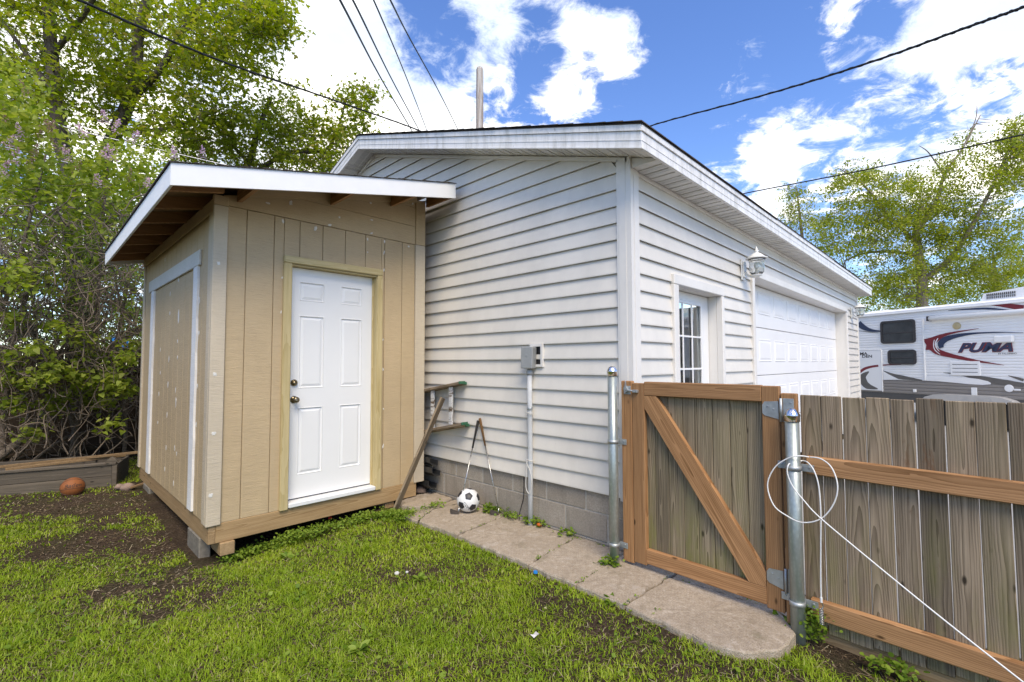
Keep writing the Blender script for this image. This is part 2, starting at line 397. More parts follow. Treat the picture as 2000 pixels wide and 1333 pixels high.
dm = MB().box(3.35,30,-12,1.78,.0,.012); dm.add([(12.8,1.78,.01),(30,1.78,.01),(30,14,.01),(12.8,14,.01)],[(0,1,2,3)])
tag(dm.build('driveway', M_asphalt), kind='structure')

# ================================================================= garage
XG, YG, XE, YB = 3.10, 1.80, 12.55, 9.13      # gable face, front face, far end, back
RY, EX, EY = 5.465, 2.85, 1.556               # ridge line, rake edge, eave edge
SLP = .322
def rz(y): return 2.86+SLP*((y-EY) if y<=RY else (2*RY-y-EY))          # underside of the rake
garage = empty('garage', (7.8,5.4,0), 0, 'white vinyl-sided garage with low gable roof and wide garage door', 'garage')
# foundation blocks, gable side
mb = MB().box(XG+.016,XG+.2,YG+.012,YB,-.3,.44); fnd = mb.build('foundation', M_mortar, garage)
for row, (z0, off) in enumerate(((-.145,.2),(.065,.0),(.275,.2))):
    y = 2.03+off-.4
    while y < 7:
        a, b = max(y+.005,YG+.008), y+.392
        if b > a+.02: pbox('block', XG+.008+.003*rng.random(),XG+.1,a,b,z0,z0+.200, M_block, fnd, .004)
        y += .4
for row, (z0, off) in enumerate(((.065,.0),(.275,.2))):
    x = XG+.012+off-.4
    while x < 5.6:
        a, b = max(x+.005,XG+.012), x+.39
        if b > a+.02: pbox('block', a,b,YG+.008,YG+.1,z0,z0+.200, M_block, fnd, .004)
        x += .4
# gable wall with lapped siding
wz0, CH = .432, .1278
gw = MB(); gw.add([(XG+.012,YG,wz0),(XG+.012,YB,wz0),(XG+.012,YB,rz(YB)+.03),(XG+.012,RY,rz(RY)+.03),(XG+.012,YG,rz(YG)+.03),
        (XG+.12,YG,wz0),(XG+.12,YB,wz0),(XG+.12,YB,rz(YB)+.03),(XG+.12,RY,rz(RY)+.03),(XG+.12,YG,rz(YG)+.03)],
        [(0,1,2,3,4),(9,8,7,6,5),(0,5,6,1),(1,6,7,2),(2,7,8,3),(3,8,9,4),(4,9,5,0)])
gwall = gw.build('gable_wall', M_vinyl, garage)
def course(zb, zt, lo, hi, plane, face, parent, mat=M_vinyl, dz=0):
    """one lapped board; lo(z), hi(z) are its ends; face 'X' looks to -X, 'Y' to -Y"""
    prof = [(.011,zb+.016),(-.012,zb+.004),(-.0185,zb-.002),(-.0205,zb+.001),(-.0205,zb+.010),(-.002,zt-.004),(.006,zt+.012),(.011,zt+.012)]
    V = []
    for end in (lo, hi):
        for off, z in prof:
            e = end(min(max(z,zb),zt))
            V.append((plane+off,e,z+dz) if face=='X' else (e,plane+off,z+dz))
    n = len(prof)
    Fs = [[i,(i+1)%n,n+(i+1)%n,n+i] for i in range(n)]+[list(range(n))[::-1], list(range(n,2*n))]
    if face == 'Y': Fs = [f[::-1] for f in Fs]
    m = MB().add(V, Fs); return m.build('siding_board', mat, parent)
def glo(z): return max(YG+.075, EY+.07+(z-2.875)/SLP) if z>2.9 else YG+.075
def ghi(z): return min(YB, 2*RY-EY-.07-(z-2.875)/SLP) if z>2.9 else YB
k = 0; z = wz0; seams = [4.9,2.86,4.1,2.75,5.2,3.6,2.45,4.4,2.53,4.9,3.1,5.0,4.2,5.4,4.9,5.3]
while z < 4.08:
    zt = min(z+CH, 4.105); sy = seams[(k//2)%16]
    if glo(zt)+.05 < sy < ghi(zt):
        course(z, zt, glo, (lambda q, s=sy: s), XG, 'X', gwall)
        course(z, zt, (lambda q, s=sy: s-.02), ghi, XG+.0022, 'X', gwall, dz=.0007)
    else: course(z, zt, glo, ghi, XG, 'X', gwall)
    z += CH; k += 1
# front wall
DX0, DX1, DZ = 3.82, 4.77, 2.075              # entry door opening
GX0, GX1, GZ = 5.765, 11.19, 2.40             # garage door opening
fw = MB()
for a, b, z0, z1 in ((XG+.02,DX0-.012,.0,3.0),(DX0-.012,DX1+.012,DZ+.012,3.0),(DX1+.012,GX0-.012,0,3.0),(GX0-.012,GX1+.012,GZ+.012,3.0),(GX1+.012,XE-.01,0,3.0)):
    fw.box(a,b,YG+.012,YG+.13,max(z0,.2),z1)
fwall = fw.build('front_wall', M_vinyl, garage)
k = 0; z = wz0
segs_low = [(XG+.075,3.74),(4.825,5.69),(11.262,XE-.07)]
while z < 2.82:
    zt = min(z+CH, 2.865)
    mid = (z+zt)/2
    if mid < 2.15: segs = segs_low
    elif mid < 2.47: segs = [(XG+.075,5.69),(11.262,XE-.07)]
    else: segs = [(XG+.075,XE-.07)]
    for a, b in segs:
        if b-a > 4:
            c = a+(b-a)*(.35+.3*((k//2)%2))
            course(z, zt, (lambda q,s=a: s), (lambda q,s=c: s), YG, 'Y', fwall); course(z, zt, (lambda q,s=c-.02: s), (lambda q,s=b: s), YG+.0022, 'Y', fwall, dz=.0007)
        else: course(z, zt, (lambda q,s=a: s), (lambda q,s=b: s), YG, 'Y', fwall)
    z += CH; k += 1
# corner posts: two flanges with a raised centre
cp = MB(); cp.prism([(XG-.030,YG-.030),(XG+.09,YG-.030),(XG+.09,YG-.010),(XG+.0,YG+.0),(XG-.010,YG+.09),(XG-.030,YG+.09)], 2, wz0-.02, 2.945)
cp.prism([(XG-.0335,YG+.012),(XG-.0335,YG+.072),(XG-.028,YG+.072),(XG-.028,YG+.012)], 2, wz0-.02, 2.944)
cp.prism([(XG+.012,YG-.0335),(XG+.072,YG-.0335),(XG+.072,YG-.028),(XG+.012,YG-.028)], 2, wz0-.02, 2.85)
cp.build('corner_post', M_vinyl2, garage)
pbox('corner_post', XE-.08,XE+.02,YG-.024,YG+.08,.4,2.855, M_vinyl2, garage, .004)
pbox('end_wall', XE-.13,XE,YG+.0125,YB,.0,2.9, M_vinyl, garage, .002)
pbox('back_wall', XG+.12,XE-.13,YB-.12,YB,.0,2.9, M_vinyl, garage, .002)
# trim strips where the siding meets the soffit
def sloped(name, x0,x1, ya,yb, dzb, dzt, mat, parent):
    zf = rz
    m = MB(); V = []
    for x in (x0,x1):
        V += [(x,ya,zf(ya)+dzb),(x,yb,zf(yb)+dzb),(x,yb,zf(yb)+dzt),(x,ya,zf(ya)+dzt)]
    m.add(V, [(0,1,2,3),(7,6,5,4),(0,4,5,1),(1,5,6,2),(2,6,7,3),(3,7,4,0)]); return m.build(name, mat, parent)
sloped('soffit_channel', XG-.030,XG-.002, YG+.0,RY-.001, -.028,.004, M_vinyl2, garage)
sloped('soffit_channel', XG-.030,XG-.002, RY+.001,YB, -.028,.004, M_vinyl2, garage)
pbox('soffit_channel', XG+.0,XE,YG-.022,YG-.003,2.832,2.864, M_vinyl2, garage, .002)
# rake fascia, drip edge, soffit
for ya, yb in ((EY,RY-.0008),(RY+.0008,2*RY-EY)):
    f = sloped('rake_fascia', EX,EX+.018, ya,yb, 0,.118, M_fascia, garage)
    sloped('fascia_bead', EX-.003,EX+.0005, ya+.001,yb-.001, .055,.063, M_fascia, f); sloped('fascia_bead', EX-.005,EX+.0005, ya+.001,yb-.001, .001,.012, M_fascia, f)
    sloped('drip_edge', EX-.010,EX+.012, ya-.004 if ya<RY else ya,yb+(.004 if yb>RY else 0), .1215,.172, M_fascia, garage)
sp = .3048
def soffit_panel(cx, cy, cz, w_, l_, slope, parent, along_y):
    """w_ across (x of the panel), l_ along; ribs stand down"""
    key = ('soffit',round(w_,3),round(l_,3))
    if key not in _cache:
        m = MB(); m.box(-w_/2,w_/2,-l_/2,l_/2,.0,.006)
        for q in (-.5,-.17,.17): m.box(-.004+q*w_*.98,.004+q*w_*.98,-l_/2,l_/2,-.007,.0005)
        _cache[key] = mesh_from('soffit_panel', m.V, m.F, M_soffit)
    o = bpy.data.objects.new('soffit_panel', _cache[key])
    mw = Matrix.Translation((cx,cy,cz))
    mw = mw @ (rotX(slope) @ rotZ(R_(90)) if along_y else I4)
    link(o, parent, mw)
th = math.atan(SLP)
y = EY+.012; stepy = sp*math.cos(th)
while y < 8.6:
    cy = y+stepy/2
    if abs(cy-RY) > .16:
        soffit_panel((EX+.018+XG-.005)/2, cy, rz(cy)+.012, sp-.002, XG-.005-EX-.018, th if cy<RY else -th, garage, True)
    else:
        V = [(x,yy,rz(yy)+.008) for x in (EX+.018,XG-.004) for yy in (RY-.30,RY,RY+.30)]
        MB().add(V, [(0,1,4,3),(1,2,5,4)]).build('soffit_panel', M_soffit, garage)
    y += stepy
x = XG-.012
while x < XE+.2:
    soffit_panel(x+sp/2, (EY+.018+YG-.004)/2, 2.866, sp-.002, YG-.004-EY-.018, 0, garage, False); x += sp
MB().add([(XG-.014,EY+.018,2.862),(XG-.014,YG-.024,2.862),(XG-.014,YG-.024,rz(YG-.024)+.01),(XG-.014,EY+.018,rz(EY)+.012),
          (XG-.004,EY+.018,2.862),(XG-.004,YG-.024,2.862),(XG-.004,YG-.024,rz(YG-.024)+.01),(XG-.004,EY+.018,rz(EY)+.012)],
         [(0,1,2,3),(7,6,5,4),(0,4,5,1),(1,5,6,2),(2,6,7,3),(3,7,4,0)]).build('eave_return', M_vinyl2, garage)
# eave fascia
ef = pbox('eave_fascia', EX+.0185,XE+.25,EY,EY+.018,2.86,2.978, M_fascia, garage, .001)
pbox('fascia_bead', EX,XE+.25,EY-.003,EY+.0005,2.916,2.922, M_fascia, ef, .001); pbox('fascia_bead', EX-.001,XE+.25,EY-.005,EY+.0005,2.861,2.873, M_fascia, ef, .001)
xx = EX-.004
for i, L in enumerate((3.05,3.05,3.05,1.05)):                 # the drip edge comes in lapped lengths
    pbox('drip_edge', xx,min(xx+L,XE+.255),EY-.010-.002*(i%2),EY+.012,2.982,3.034+.0006*i, M_fascia, garage, .001); xx += L-.03
# roof deck and shingle courses
def roof_z(y): return 3.036+SLP*((y-EY) if y<=RY else (2*RY-EY-y))
rd_ = MB(); a, b = EX-.012, XE+.26
rd_.add([(a,EY-.012,roof_z(EY-.012)),(b,EY-.012,roof_z(EY-.012)),(b,RY,roof_z(RY)),(a,RY,roof_z(RY)),(b,2*RY-EY+.012,roof_z(2*RY-EY+.012)),(a,2*RY-EY+.012,roof_z(2*RY-EY+.012)),
        (a,EY-.012,roof_z(EY-.012)-.012),(b,EY-.012,roof_z(EY-.012)-.012),(b,RY,roof_z(RY)-.012),(a,RY,roof_z(RY)-.012),(b,2*RY-EY+.012,roof_z(2*RY-EY+.012)-.012),(a,2*RY-EY+.012,roof_z(2*RY-EY+.012)-.012)],
        [(0,1,2,3),(3,2,4,5),(7,6,9,8),(8,9,11,10),(0,6,7,1),(5,4,10,11),(0,3,9,6),(3,5,11,9),(1,7,8,2),(2,8,10,4)])
roof = rd_.build('roof', M_shingle, garage)
y = EY-.022
while y < RY:
    y2 = min(y+.2, RY+.03); j = .008*rng.random()
    m = MB(); x0, x1 = a-.012-j, b+.006
    n = 34; V = []
    for i in range(n+1):
        x = x0+(x1-x0)*i/n; up = .0095+.004*rng.random()
        V += [(x,y+.003*rng.random(),roof_z(y)+.0015),(x,y+.003,roof_z(y)+up),(x,y2,roof_z(y2)+.004)]
    Fs = []
    for i in range(n):
        q = i*3; Fs += [(q,q+3,q+4,q+1),(q+1,q+4,q+5,q+2)]
    Fs += [(0,1,2),(n*3,n*3+2,n*3+1)]
    m.add(V, Fs).build('shingle', M_shingle, roof); y += .142
# entry door
pbox('door_trim', DX0-.088,DX0-.0,YG-.040,YG+.02,.25,DZ+.0, M_vinyl2, garage, .005)
pbox('door_trim', DX1,DX1+.06,YG-.040,YG+.02,.25,DZ+.0, M_vinyl2, garage, .005)
pbox('door_trim', DX0-.088,DX1+.06,YG-.042,YG+.02,DZ+.0005,DZ+.088, M_vinyl2, garage, .006)
for x0, x1, z0, z1 in ((DX0-.011,DX0,.2,DZ),(DX1,DX1+.011,.2,DZ),(DX0,DX1,DZ,DZ+.011)): pbox('door_jamb', x0,x1,YG+.02,YG+.2,z0,z1, M_vinyl2, garage, .001)
ed = MB(); L0, L1, Z0, Z1 = 3.97, 4.575, 1.05, 1.975; ys = YG+.10
for x0, x1, z0, z1 in ((DX0+.004,L0,.22,DZ-.006),(L1,DX1-.006,.22,DZ-.006),(L0,L1,.22,Z0),(L0,L1,Z1,DZ-.006)): ed.box(x0,x1,ys,ys+.04,z0,z1)
edoor = ed.build('entry_door', M_steel_door, garage)
for x0, x1, z0, z1 in ((L0-.018,L0+.012,Z0-.018,Z1+.018),(L1-.012,L1+.018,Z0-.018,Z1+.018),(L0+.012,L1-.012,Z1-.012,Z1+.018),(L0+.012,L1-.012,Z0-.018,Z0+.012)):
    pbox('window_frame', x0,x1,ys-.014,ys+.004,z0,z1, M_steel_door, edoor, .004)
cw, ch = (L1-L0-.024)/3, (Z1-Z0-.024)/3
for i in (1,2): pbox('muntin', L0+.012+cw*i-.009,L0+.012+cw*i+.009,ys-.010,ys+.002,Z0+.012,Z1-.012, M_steel_door, edoor, .003)
for i in (1,2):
    for j in range(3): pbox('muntin', L0+.012+cw*j+.009*(j>0),L0+.012+cw*(j+1)-.009*(j<2),ys-.0095,ys+.002,Z0+.012+ch*i-.009,Z0+.012+ch*i+.009, M_steel_door, edoor, .003)
for i in range(3):
    for j in range(3):
        tl = R_(rng.uniform(-.5,.5))
        pbox('pane', L0+.012+cw*i,L0+.012+cw*(i+1),ys+.006,ys+.010,Z0+.012+ch*j,Z0+.012+ch*(j+1), M_glass, edoor, .0005, rot=rotZ(tl*.2) @ rotX(tl*.6))
# garage door: four sections of eight raised panels
gy = YG+.157
for x0, x1, z0, z1 in ((GX0-.011,GX0,.02,GZ),(GX1,GX1+.011,.02,GZ),(GX0,GX1,GZ,GZ+.011)): pbox('door_jamb', x0,x1,YG-.01,gy+.05,z0,z1, M_vinyl2, garage, .001)
pbox('door_trim', GX0-.075,GX0,YG-.040,YG+.012,.1,GZ, M_vinyl2, garage, .005)
pbox('door_trim', GX1,GX1+.075,YG-.040,YG+.012,.1,GZ, M_vinyl2, garage, .005)
pbox('door_trim', GX0-.075,GX1+.075,YG-.042,YG+.012,GZ+.0005,GZ+.085, M_vinyl2, garage, .006)
gd = empty_child = None
gdm = MB().box(GX0+.002,GX1-.002,gy+.036,gy+.05,.02,GZ-.002); gdoor = gdm.build('garage_door', M_gdoor, garage)
zz = .045
for s in range(4):
    z1 = min(zz+.604, GZ-.004)
    pbox('door_section', GX0+.003,GX1-.003,gy,gy+.034,zz,z1-.005, M_gdoor, gdoor, .004)
    for c in range(8):
        x0 = GX0+.06+c*.66
        p0, p1 = zz+.17, min(zz+.46, z1-.03)
        m = MB(); o = .014
        ring = [(x0,p0),(x0+.5,p0),(x0+.5,p1),(x0,p1)]
        def rect(d, yy): return [(x0+d,yy,p0+d),(x0+.5-d,yy,p0+d),(x0+.5-d,yy,p1-d),(x0+d,yy,p1-d)]
        V = rect(0,gy-.0005)+rect(.008,gy-.0065)+rect(.022,gy-.0022)+rect(.05,gy-.007); Fs = []
        for q in range(3):
            for e in range(4): Fs.append([q*4+e,q*4+(e+1)%4,(q+1)*4+(e+1)%4,(q+1)*4+e])
        Fs.append([12,13,14,15]); m.add(V, Fs).build('raised_panel', M_gdoor, gdoor)
    zz += .608
# ================================================================= shed
def shed_paint(name, c):
    m = MT(name, .62, .3); co = m.co()
    f1 = m.noise(m.map(co, (14,14,120)), 1.0, 4, .6, 1.0); f2 = m.noise(m.map(co, (2.2,2.2,16)), 1.0, 4, .55, .5)
    d = m.noise(m.map(m.world(), (1,1,.6)), 2.4, 5, .6)
    cc = m.ramp(d, [(.35,tuple(x*.90 for x in c)),(.65,c)])
    cc = m.mix(m.ramp(f1, [(.30,.26),(.48,0.0)]), cc, tuple(x*.62 for x in c)); cc = m.mix(m.ramp(f1, [(.55,0.0),(.72,.22)]), cc, tuple(min(.95,x*1.22) for x in c))
    m.color(cc); m.bump(m.math('ADD', m.math('MULTIPLY', f1, .55), m.math('MULTIPLY', f2, .6)), .85, .006); return m.m
M_tan = shed_paint('tan_paint', (.52,.392,.232))
M_cream = shed_paint('cream_paint', (.58,.49,.36))
M_white_wood = shed_paint('white_primer', (.84,.83,.81))
M_fasciawhite = plain('fascia_primer', (.84,.835,.825), .5, .3, 0, .03, 5)
M_whitecream = shed_paint('offwhite_paint', (.66,.64,.58))
M_spackle = plain('spackle', (.70,.675,.62), .85, .1, 0, .05, 60)
M_raw_y = wood('raw_pine_frame', (.44,.345,.155), (.60,.50,.28), 2, .6, 45, .12, False, randv=.05)
M_raw_x = wood('raw_pine_frame_x', (.44,.345,.155), (.60,.50,.28), 0, .6, 45, .12, False, randv=.05)
M_skirt = wood('treated_lumber', (.24,.15,.068), (.46,.32,.17), 0, .8, 40, .3, True, randv=.1)
M_skirt_y = wood('treated_lumber_y', (.24,.155,.075), (.43,.30,.165), 1, .8, 40, .3, True, randv=.1)
M_rafter = wood('rafter_wood', (.20,.098,.042), (.42,.24,.115), 0, .8, 40, .3, True, randv=.15)
M_rafter_y = wood('rafter_wood_y', (.20,.098,.042), (.42,.24,.115), 1, .8, 40, .3, True, randv=.15)
SX, SY, SXR, SYB = .984, 4.18, 2.95, 7.22
SS = .2137
def sz_b(x): return 2.583+SS*(x-.626)          # underside of the fascia line
shed = empty('shed', (1.97,5.7,0), 0, 'small tan wooden shed with slanted roof and white front door', 'shed')
# front panelling: grooved boards
gr = [1.083,1.222,1.433,1.644,1.848,2.062,2.267,2.476,2.677,2.832]
fwall_s = MB().box(SX+.03,SXR-.02,SY+.012,SY+.10,.206,2.66)
# leave the doorway out of the backing
fwall_s = MB()
for a, b, z0, z1 in ((SX+.03,1.568,.206,2.67),(2.397,SXR-.02,.206,2.67),(1.568,2.397,2.275,2.67)): fwall_s.box(a,b,SY+.012,SY+.10,z0,z1)
sf = fwall_s.build('front_wall', M_tan, shed)
for i in range(len(gr)-1):
    a, b = gr[i]+.0025, gr[i+1]-.0025; z1 = 2.667
    for x0, x1, z0 in ((a,min(b,1.512),.204),(max(a,2.442),b,.204)):
        if x1-x0 > .02: pbox('siding_board', x0,x1,SY,SY+.014,z0,z1, M_tan, sf, .003)
    x0, x1 = max(a,1.515), min(b,2.44)
    if x1-x0 > .02: pbox('siding_board', x0,x1,SY,SY+.014,2.345,z1, M_tan, sf, .003)
    elif a < 1.512 < b: pbox('siding_board', 1.5145,b,SY,SY+.014,2.345,z1, M_tan, sf, .003)
# horizontal boards over the door, cut to the roof line
def gable_board(z0, z1, xa, xb, y0, name='gable_board'):
    top = lambda x: min(z1, sz_b(x)+.07)
    xc = (z1-.07-2.583)/SS+.626
    pts = [(xa,z0),(xb,z0),(xb,top(xb))]
    if xa < xc < xb: pts.append((xc,z1))
    pts.append((xa,top(xa)))
    if top(xa)-z0 < .003: xa2 = (z0-.07-2.583)/SS+.626; pts = [(xa2,z0),(xb,z0),(xb,top(xb))]+([(xc,z1)] if xa2<xc<xb else [])
    MB().prism(pts, 1, y0, y0+.016).build(name, M_tan, sf)
gable_board(2.671,2.858, SX+.07,2.832, SY-.004); gable_board(2.861,3.06, SX+.07,2.832, SY-.006); gable_board(3.063,3.25, SX+.07,2.832, SY-.004)
# corner trim
pbox('corner_trim', SX,1.083,SY-.019,SY+.02,.196,2.655, M_cream, shed, .004)
pbox('corner_trim', SX-.002,1.083,SY-.017,SY+.02,2.658,2.735, M_tan, shed, .004)
pbox('corner_trim', SX-.001,SX+.016,SY+.021,SY+.115,.200,2.70, M_cream, shed, .004)
pbox('corner_trim', 2.832,SXR,SY-.019,SY+.02,.196,2.668, M_cream, shed, .004)
MB().prism([(2.833,2.671),(SXR-.002,2.671),(SXR-.002,sz_b(SXR)+.08),(2.833,sz_b(2.833)+.08)], 1, SY-.018, SY+.02).build('corner_trim', M_tan, shed)
# the other walls
sw = MB().box(SX+.03,SX+.1,SY+.101,SYB,.206,2.68).build('side_wall', M_tan, shed)
y = SY+.118; i = 0
while y < SYB-.09:
    y2 = min(y+.2032, SYB-.09)
    pbox('siding_board', SX+.014,SX+.032,y+.0025,y2-.0025,.204,2.60, M_tan, sw, .003); y = y2
pbox('corner_trim', SX-.001,SX+.03,SYB-.09,SYB,.200,2.62, M_cream, shed, .004)
pbox('frieze_board', SX-.003,SX+.0135,SY+.002,SYB,2.601,2.705, M_tan, shed, .004)
MB().prism([(SX+.1,.206),(SXR-.02,.206),(SXR-.02,sz_b(SXR)+.06),(SX+.1,sz_b(SX)+.06)], 1, SYB-.08, SYB).build('back_wall', M_tan, shed)
pbox('side_wall', SXR-.10,SXR-.005,SY+.101,SYB-.081,.206,3.06, M_tan, shed, .003)
pbox('floor', SX+.1,SXR-.1,SY+.1,SYB-.08,.16,.205, M_skirt, shed, .002)
# framed double panel on the side, rough-cut white boards
def wavy(name, y0, y1, z0, z1, seed):
    r = random.Random(seed); n = 14; V = []
    for i in range(n+1):
        z = z0+(z1-z0)*i/n; a = y0+.010*r.uniform(-1,1)*(i not in (0,n)); b = y1+.006*r.uniform(-1,1)
        lean = -.05*(1-i/n) if seed==1 else -.12*(1-i/n)
        for x in (SX-.004,SX+.0135): V += [(x,a-lean*0,z),(x,b-lean*0,z)]
    Fs = []
    for i in range(n):
        q = i*4; Fs += [(q,q+1,q+5,q+4),(q+1,q+3,q+7,q+5),(q+3,q+2,q+6,q+7),(q+2,q,q+4,q+6)]
    Fs += [(0,2,3,1),(n*4,n*4+1,n*4+3,n*4+2)]
    return MB().add(V, Fs).build(name, M_white_wood, sd)
sd = pbox('side_panel_header', SX-.007,SX+.0135,4.545,6.80,2.238,2.366, M_whitecream, shed, .004)
wavy('panel_frame', 4.60,4.735,.225,2.237,1); wavy('panel_frame', 6.50,6.66,.225,2.237,2)
M_pier = plain('dark_pier_block', (.20,.18,.15), .92, .15, 0, .25, 30)  # one even grey-brown, darker than the foundation blocks
# floor framing on piers
pbox('skirt_board', 1.055,2.865,SY-.004,SY+.034,.058,.2035, M_skirt, shed, .004)
pbox('skirt_board', SX+.022,SX+.06,SY+.0345,SYB,.058,.2035, M_skirt_y, shed, .004)
pbox('skirt_board', SX+.022,1.0545,SY-.002,SY+.0343,.058,.2035, M_skirt_y, shed, .004)
pbox('runner', 1.083,1.183,SY-.03,SYB-.1,-.040,.0575, M_skirt_y, shed, .005)
pbox('runner', 2.52,2.62,SY+.02,SYB-.1,-.05,.0575, M_skirt_y, shed, .005)
for (xx, yy) in ((1.0,4.40),(1.0,6.55),(2.45,4.45),(2.45,6.5)):
    pb = pbox('pier_block', xx,xx+.082,yy,yy+.38,-.28,.0575, M_pier, shed, .008)
pbox('pier_block', 1.1835,1.265,4.42,4.80,-.28,-.041, M_pier, shed, .008)
# roof
rf = MB()
def slab(m, x0,x1,y0,y1,dz0,dz1):
    V = []
    for y in (y0,y1): V += [(x0,y,sz_b(x0)+dz0),(x1,y,sz_b(x1)+dz0),(x1,y,sz_b(x1)+dz1),(x0,y,sz_b(x0)+dz1)]
    m.add(V, [(0,1,2,3),(7,6,5,4),(0,4,5,1),(1,5,6,2),(2,6,7,3),(3,7,4,0)]); return m
M_sheath = plain('sheathing', (.23,.15,.085), .85, .2, 0, .2, 14)
sroof = slab(rf, .640,2.985,3.719,7.26, .128,.146).build('roof_sheathing', M_sheath, shed)
x = .613; k = 0
while x < 2.96:
    x2 = min(x+.19, 3.0); m = MB(); n = 20; V = []
    for i in range(n+1):
        yy = 3.690+(7.29-3.690)*i/n; u = .0085+.003*rng.random()
        V += [(x,yy,sz_b(x)+.1485),(x,yy,sz_b(x)+.1485+u),(x2,yy,sz_b(x2)+.1505)]
    Fs = []
    for i in range(n): q = i*3; Fs += [(q,q+1,q+4,q+3),(q+1,q+2,q+5,q+4),(q+2,q,q+3,q+5)]
    Fs += [(0,2,1),(n*3,n*3+1,n*3+2)]
    m.add(V, Fs).build('shingle', M_shingle, sroof); x += .142
slab(MB(), .625,2.989,3.70,3.718, .0,.147).build('front_fascia', M_fasciawhite, shed)
pbox('side_fascia', .625,.6425,3.7185,7.28,2.584,2.730, M_fasciawhite, shed, .003)
slab(MB(), .6428,2.98,7.262,7.28, .0,.147).build('back_fascia', M_fasciawhite, shed)
for k in range(7):
    yy = 3.955+.535*k; m = MB()
    x1 = 2.94 if k else 2.94
    if k == 0: x1 = 1.0
    m.add([(.643,yy,sz_b(.643)+.032),(x1,yy,sz_b(x1)+.032),(x1,yy,sz_b(x1)+.127),(.643,yy,sz_b(.643)+.127),
           (.643,yy+.038,sz_b(.643)+.032),(x1,yy+.038,sz_b(x1)+.032),(x1,yy+.038,sz_b(x1)+.127),(.643,yy+.038,sz_b(.643)+.127)],
          [(0,1,2,3),(7,6,5,4),(0,4,5,1),(1,5,6,2),(2,6,7,3),(3,7,4,0)])
    m.build('rafter', M_rafter, shed)
for xx in (1.14,1.90,2.52,2.955):
    slab(MB(), xx,xx+.038,3.7185,SY-.02, .012,.127).build('lookout', M_rafter_y, shed)
for a, b in ((1.179,1.899),(1.939,2.519),(2.559,2.832)):                 # fill boards between the lookouts
    slab(MB(), a,b,SY-.035,SY-.021, .058,.126).build('blocking_board', M_tan, shed)
# door frame and six-panel door
pbox('door_frame', 1.509,1.577,SY-.030,SY+.012,.20,2.280, M_raw_y, shed, .007)
pbox('door_frame', 2.388,2.445,SY-.030,SY+.012,.205,2.280, M_raw_y, shed, .007)
pbox('door_frame', 1.509,2.445,SY-.031,SY+.012,2.2805,2.345, M_raw_x, shed, .008)
for x0, x1 in ((1.5695,1.5795),(2.3855,2.3955)): pbox('door_jamb', x0,x1,SY-.012,SY+.12,.215,2.272, M_raw_y, shed, .002)
pbox('door_jamb', 1.5797,2.3853,SY-.012,SY+.12,2.267,2.277, M_raw_x, shed, .002)
pbox('door_stop', 2.373,2.3853,SY+.045,SY+.062,.25,2.266, M_raw_y, shed, .002)
pbox('threshold', 1.58,2.385,SY-.034,SY+.11,.212,.250, plain('threshold_white', (.74,.74,.735), .4, .4, 0, .05, 20), shed, .006)
dy = SY+.064
door = MB().box(1.583,2.3825,dy+.012,dy+.045,.262,2.264).build('door', M_steel_door, shed)
dl = MB(); xs = [1.583,1.676,1.900,2.056,2.272,2.3825]; zs = [.262,.455,1.04,1.205,1.848,1.975,2.148,2.264]
def quad(m, x0,x1,z0,z1,y): m.add([(x0,y,z0),(x1,y,z0),(x1,y,z1),(x0,y,z1)], [(0,1,2,3)])
for i in range(5):
    for j in range(7):
        x0,x1,z0,z1 = xs[i],xs[i+1],zs[j],zs[j+1]
        if i in (1,3) and j in (1,3,5):
            def rc(d, y): return [(x0+d,y,z0+d),(x1-d,y,z0+d),(x1-d,y,z1-d),(x0+d,y,z1-d)]
            V = rc(0,dy)+rc(.006,dy-.003)+rc(.014,dy+.010)+rc(.038,dy+.0015)
            Fs = [[q*4+e,q*4+(e+1)%4,(q+1)*4+(e+1)%4,(q+1)*4+e] for q in range(3) for e in range(4)]+[[12,13,14,15]]
            dl.add(V, Fs)
        else: quad(dl, x0,x1,z0,z1,dy)
dl.add([(1.583,dy,.262),(1.583,dy,2.264),(1.583,dy+.012,2.264),(1.583,dy+.012,.262)], [(0,1,2,3)])
dl.build('door_face', M_steel_door, door)
Mk = rotX(R_(90))
MB().lathe([(.0,.0),(.031,.0),(.032,.006),(.026,.012),(.013,.016),(.012,.034),(.022,.042),(.0265,.055),(.024,.068),(.014,.074),(.0,.075)], (1.642,dy-.0005,1.111), 24, Mk).build('knob', M_brass, door, smooth=True)
MB().lathe([(.0,.0),(.029,.0),(.029,.010),(.024,.018),(.017,.021),(.016,.026),(.0,.027)], (1.640,dy-.0005,1.257), 24, Mk).build('deadbolt', M_brass, door, smooth=True)
